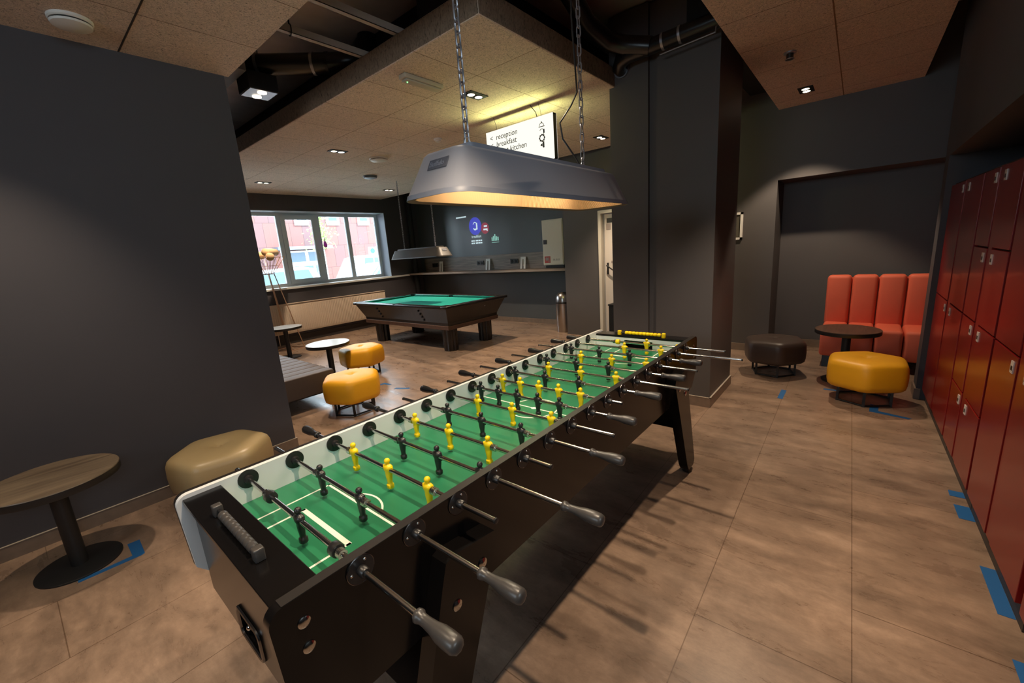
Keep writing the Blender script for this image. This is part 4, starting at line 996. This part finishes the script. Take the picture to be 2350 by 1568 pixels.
quad_tape([(2.72, 4.72), (2.86, 4.70), (2.87, 4.60), (2.91, 4.60), (2.90, 4.745), (2.72, 4.76)], 'blue tape corner behind the front yellow ottoman')
quad_tape([(5.02, .20), (5.06, .20), (5.06, .02), (5.02, .02)], 'thin blue tape strip between the yellow ottoman and sofa table')

# ------------------------------------------------------------------ outside
struct('street', B().box(-10, 40, 9.6, 60, -.12, -.02), 'asphalt'); bpy.data.objects['street'].name = 'floor_outside'
bd = thing('building', (14, 26, 0), 'rust red clad building across the street', 'building')
obj('facade', B().box(-6, 34, 26, 30, 0, 5.6), 'facade', bd)
for x in (8.0, 11.9, 13.85, 16.0, 18.2):
    z0 = 3.92
    f = obj('window', B().box(x-.42, x+.42, 25.93, 26.0, z0, z0+1.5), 'storew', bd)
    obj('pane', B().box(x-.27, x+.27, 25.91, 25.93, z0+.28, z0+.48).box(x-.27, x+.27, 25.91, 25.93, z0+.66, z0+1.36), 'storeg', f)
sfn = obj('shopfront', B().box(10.7, 13.0, 25.9, 26, 0, 2.45), 'storew', bd)
for k in range(3): obj('shop_pane', B().box(10.85+.72*k, 10.85+.72*k+.56, 25.88, 25.9, .3, 1.55), 'storeg', sfn)
for k in range(2): obj('shop_pane', B().box(10.85+1.1*k, 10.85+1.1*k+.9, 25.88, 25.9, 1.8, 2.35), 'storeg', sfn)
obj('canopy', B().box(10.0, 13.2, 25.2, 26, 2.50, 2.68), 'card', bd)
def car(x, y, L, Wd, Hh, m, lab, flip=False, hood=.28, boot=.05):
    t = thing('car', (x, y, 0), lab, 'car'); mtx = Matrix.Translation((x, y, 0)) @ (Matrix.Scale(-1, 4, (1, 0, 0)) if flip else Matrix.Identity(4))
    h = L/2
    low = [(-h, .35), (-h+.05, .25), (h-.05, .25), (h, .40), (h-.04, .68), (h-L*hood, Hh*.60), (-h+L*boot, Hh*.62), (-h, .75)]
    def sec(d, sc): return [(p[0]*(1-.02*d), sc, p[1]) for p in low]
    b = B().loft([[(p[0]*.97, -Wd/2, p[1]*.99) for p in low], [(p[0], -Wd/2+.10, p[1]) for p in low], [(p[0], Wd/2-.10, p[1]) for p in low], [(p[0]*.97, Wd/2, p[1]*.99) for p in low]])
    obj('body', b.xform(mtx), m, t, True, 35)
    xa, xb = -h+L*boot, h-L*hood
    cab = [(xa, Hh*.60), (xb, Hh*.58), (xb-L*.15, Hh*.93), (xb-L*.22, Hh*.985), (xa+L*.16, Hh), (xa+L*.07, Hh*.95)]
    b = B().loft([[(p[0], s*Wd/2*(.93 if p[1] < Hh*.7 else .76), p[1]) for p in cab] for s in (-1, 1)])
    cb_ = obj('cabin', b.xform(mtx), m, t, True, 35)
    for s in (-1, 1):
        g = [(xa+L*.09, Hh*.64), (xb-L*.045, Hh*.635), (xb-L*.145, Hh*.91), (xa+L*.12, Hh*.93)]
        g3 = [(p[0], s*(Wd/2*(.93+(.76-.93)*((p[1]-Hh*.6)/(Hh*.4)))+.012), p[1]) for p in g]
        q = B(); q.loft([g3, [(p[0], p[1]-s*.02, p[2]) for p in g3]]); obj('side_window', q.xform(mtx), 'carglass', cb_)
    q = B(); wsn = [(xb-L*.008, Hh*.62), (xb-L*.142, Hh*.92)]
    q.loft([[(wsn[0][0]+.015, -Wd*.40, wsn[0][1]), (wsn[0][0]+.015, Wd*.40, wsn[0][1]), (wsn[1][0]+.015, Wd*.34, wsn[1][1]), (wsn[1][0]+.015, -Wd*.34, wsn[1][1])], [(wsn[0][0]-.01, -Wd*.40, wsn[0][1]), (wsn[0][0]-.01, Wd*.40, wsn[0][1]), (wsn[1][0]-.01, Wd*.34, wsn[1][1]), (wsn[1][0]-.01, -Wd*.34, wsn[1][1])]])
    obj('windscreen', q.xform(mtx), 'carglass', cb_)
    for wx in (-h+L*.19, h-L*.19):
        for s in (-1, 1):
            wl = obj('wheel', B().lathe([(.20, -.1), (.32, -.1), (.33, 0), (.32, .1), (.20, .1)], (wx, s*(Wd/2-.08), .33), 'y', 24).xform(mtx), 'tyre', t, True)
            obj('hub', B().lathe([(.20, -.105), (.20, .105)], (wx, s*(Wd/2-.08), .33), 'y', 18).xform(mtx), 'cars', wl, True)
car(8.95, 14.0, 4.0, 1.75, 1.52, 'carw', 'white hatchback parked outside the right window panes', True)
car(12.6, 19.0, 4.7, 1.9, 1.86, 'carw', 'tall white car behind the white hatchback outside')
car(6.0, 17.0, 4.3, 1.78, 1.54, 'cars', 'silver grey car outside the opening window sash', True)
car(2.4, 14.0, 3.9, 1.7, 1.45, 'card', 'dark grey car outside the left window pane')
# tree
tr = thing('tree', (11.2, 22.5, 0), 'young light green street tree outside the window', 'tree')
obj('trunk', B().tube([(11.2, 22.5, 0), (11.15, 22.5, 1.4), (11.2, 22.5, 3.4)], [.07, .06, .03], 8), 'bark', tr, True)
lf_ = B()
for k in range(520):
    u = random.random()*2*PI; q = random.gauss(0, .42); z = 2.35+random.random()*2.3; rr = abs(random.gauss(0, .38))*(1.1-abs(z-3.2)/2.4)
    c = Vector((11.2+rr*math.cos(u), 22.5+rr*math.sin(u), z)); s = .05+.06*random.random()
    ax = Vector((random.gauss(0, 1), random.gauss(0, 1), random.gauss(0, 1))).normalized(); bx_ = ax.orthogonal().normalized()*s*.6; ax *= s
    vs = [lf_.bm.verts.new(c+v) for v in (ax, bx_, -ax, -bx_)]; lf_.bm.faces.new(vs)
obj('foliage', lf_, 'leaf', tr)
ss = thing('street_sign', (10.05, 16, 0), 'square white green street sign on a pole outside', 'sign')
obj('pole', B().cyl((10.1, 16, 0), (10.1, 16, 2.15), .025, n=10), 'steelg', ss, True)
obj('panel', B().box(9.88, 10.26, 15.95, 15.97, 1.83, 2.14), 'storew', ss)
obj('symbol', B().lathe([(.11, 15.945), (.11, 15.952)], (10.07, 0, 1.985), 'y', 20), 'stgreen', ss)
for sgn in (-1, 1):  # added lights, no part of the sign, boosting its glow on the ceiling
    l = bpy.data.lights.new('sign_glow_fill', 'AREA'); l.shape = 'RECTANGLE'; l.size = .86; l.size_y = .016; l.energy = 6; l.color = (.92, 1, .36)
    o = bpy.data.objects.new('sign_glow_fill', l); C.objects.link(o); o.location = (3.77+sgn*.038, 2.9075, 2.878)
    if sgn > 0: o.rotation_euler = Matrix((Vector((0, -1, 0)), Vector((0, 0, 1)), Vector((-1, 0, 0)))).transposed().to_euler()
    else: o.rotation_euler = Matrix((Vector((0, 1, 0)), Vector((0, 0, 1)), Vector((1, 0, 0)))).transposed().to_euler()
pk = thing('window_sticker', (4.77, 9.44, 2.0), 'pink hanging drop ornament at the window', 'ornament')
obj('drop', B().lathe([(.004, 2.16), (.012, 2.10), (.035, 2.04), (.042, 2.0), (.03, 1.965), (.008, 1.955)], (4.77, 9.43, 0), 'z', 16), 'pink', pk, True)
obj('thread', B().cyl((4.77, 9.43, 2.16), (4.77, 9.43, 2.66), .0015, n=6), 'whitep', pk)

# ------------------------------------------------------------------ lights
def area(name, loc, sx, sy, watts, col, rot=(0, 0, 0)):
    l = bpy.data.lights.new(name, 'AREA'); l.shape = 'RECTANGLE'; l.size = sx; l.size_y = sy; l.energy = watts; l.color = col
    o = bpy.data.objects.new(name, l); C.objects.link(o); o.location = loc; o.rotation_euler = rot; return o
area('lamp_light', (1.735, 1.245, LZ+.10), 1.0, .06, 15, (1, .84, .64))
pl_ = area('window_portal', ((WX0+WX1)/2, 9.62, (WZ0+WZ1)/2), WX1-WX0, WZ1-WZ0, 1, (1, 1, 1), (-PI/2, 0, 0)); pl_.data.cycles.is_portal = True
p2 = area('window_portal', (-3.62, (ra0+ra1)/2, (rz0+rz1)/2), rz1-rz0, ra1-ra0, 1, (1, 1, 1), (0, -PI/2, 0)); p2.data.cycles.is_portal = True  # portal of the added rear fill window
p3 = area('window_portal', ((fa0+fa1)/2, -2.22, (rz0+rz1)/2), fa1-fa0, rz1-rz0, 1, (1, 1, 1), (PI/2, 0, 0)); p3.data.cycles.is_portal = True  # portal of the added front fill window
w = bpy.data.worlds.new('overcast_sky'); scene.world = w; w.use_nodes = True
bg = w.node_tree.nodes['Background']; bg.inputs['Color'].default_value = (.86, .925, 1.0, 1); bg.inputs['Strength'].default_value = 11
su = bpy.data.lights.new('sun', 'SUN'); su.energy = 13; su.angle = .01; su.color = (1, .95, .88)
so = bpy.data.objects.new('sun', su); C.objects.link(so); so.rotation_euler = Vector((-.62, .50, -.62)).to_track_quat('-Z', 'Y').to_euler()

# ------------------------------------------------------------------ render look
vs_ = scene.view_settings
scene.display_settings.display_device = 'sRGB'; vs_.view_transform = 'Standard'; vs_.look = 'None'; vs_.exposure = 0.; vs_.gamma = 1.; vs_.use_curve_mapping = False
cy = scene.cycles
cy.use_denoising = True; cy.max_bounces = 8; cy.diffuse_bounces = 4; cy.glossy_bounces = 4; cy.transparent_max_bounces = 12; cy.sample_clamp_indirect = 6.; cy.caustics_reflective = False; cy.caustics_refractive = False
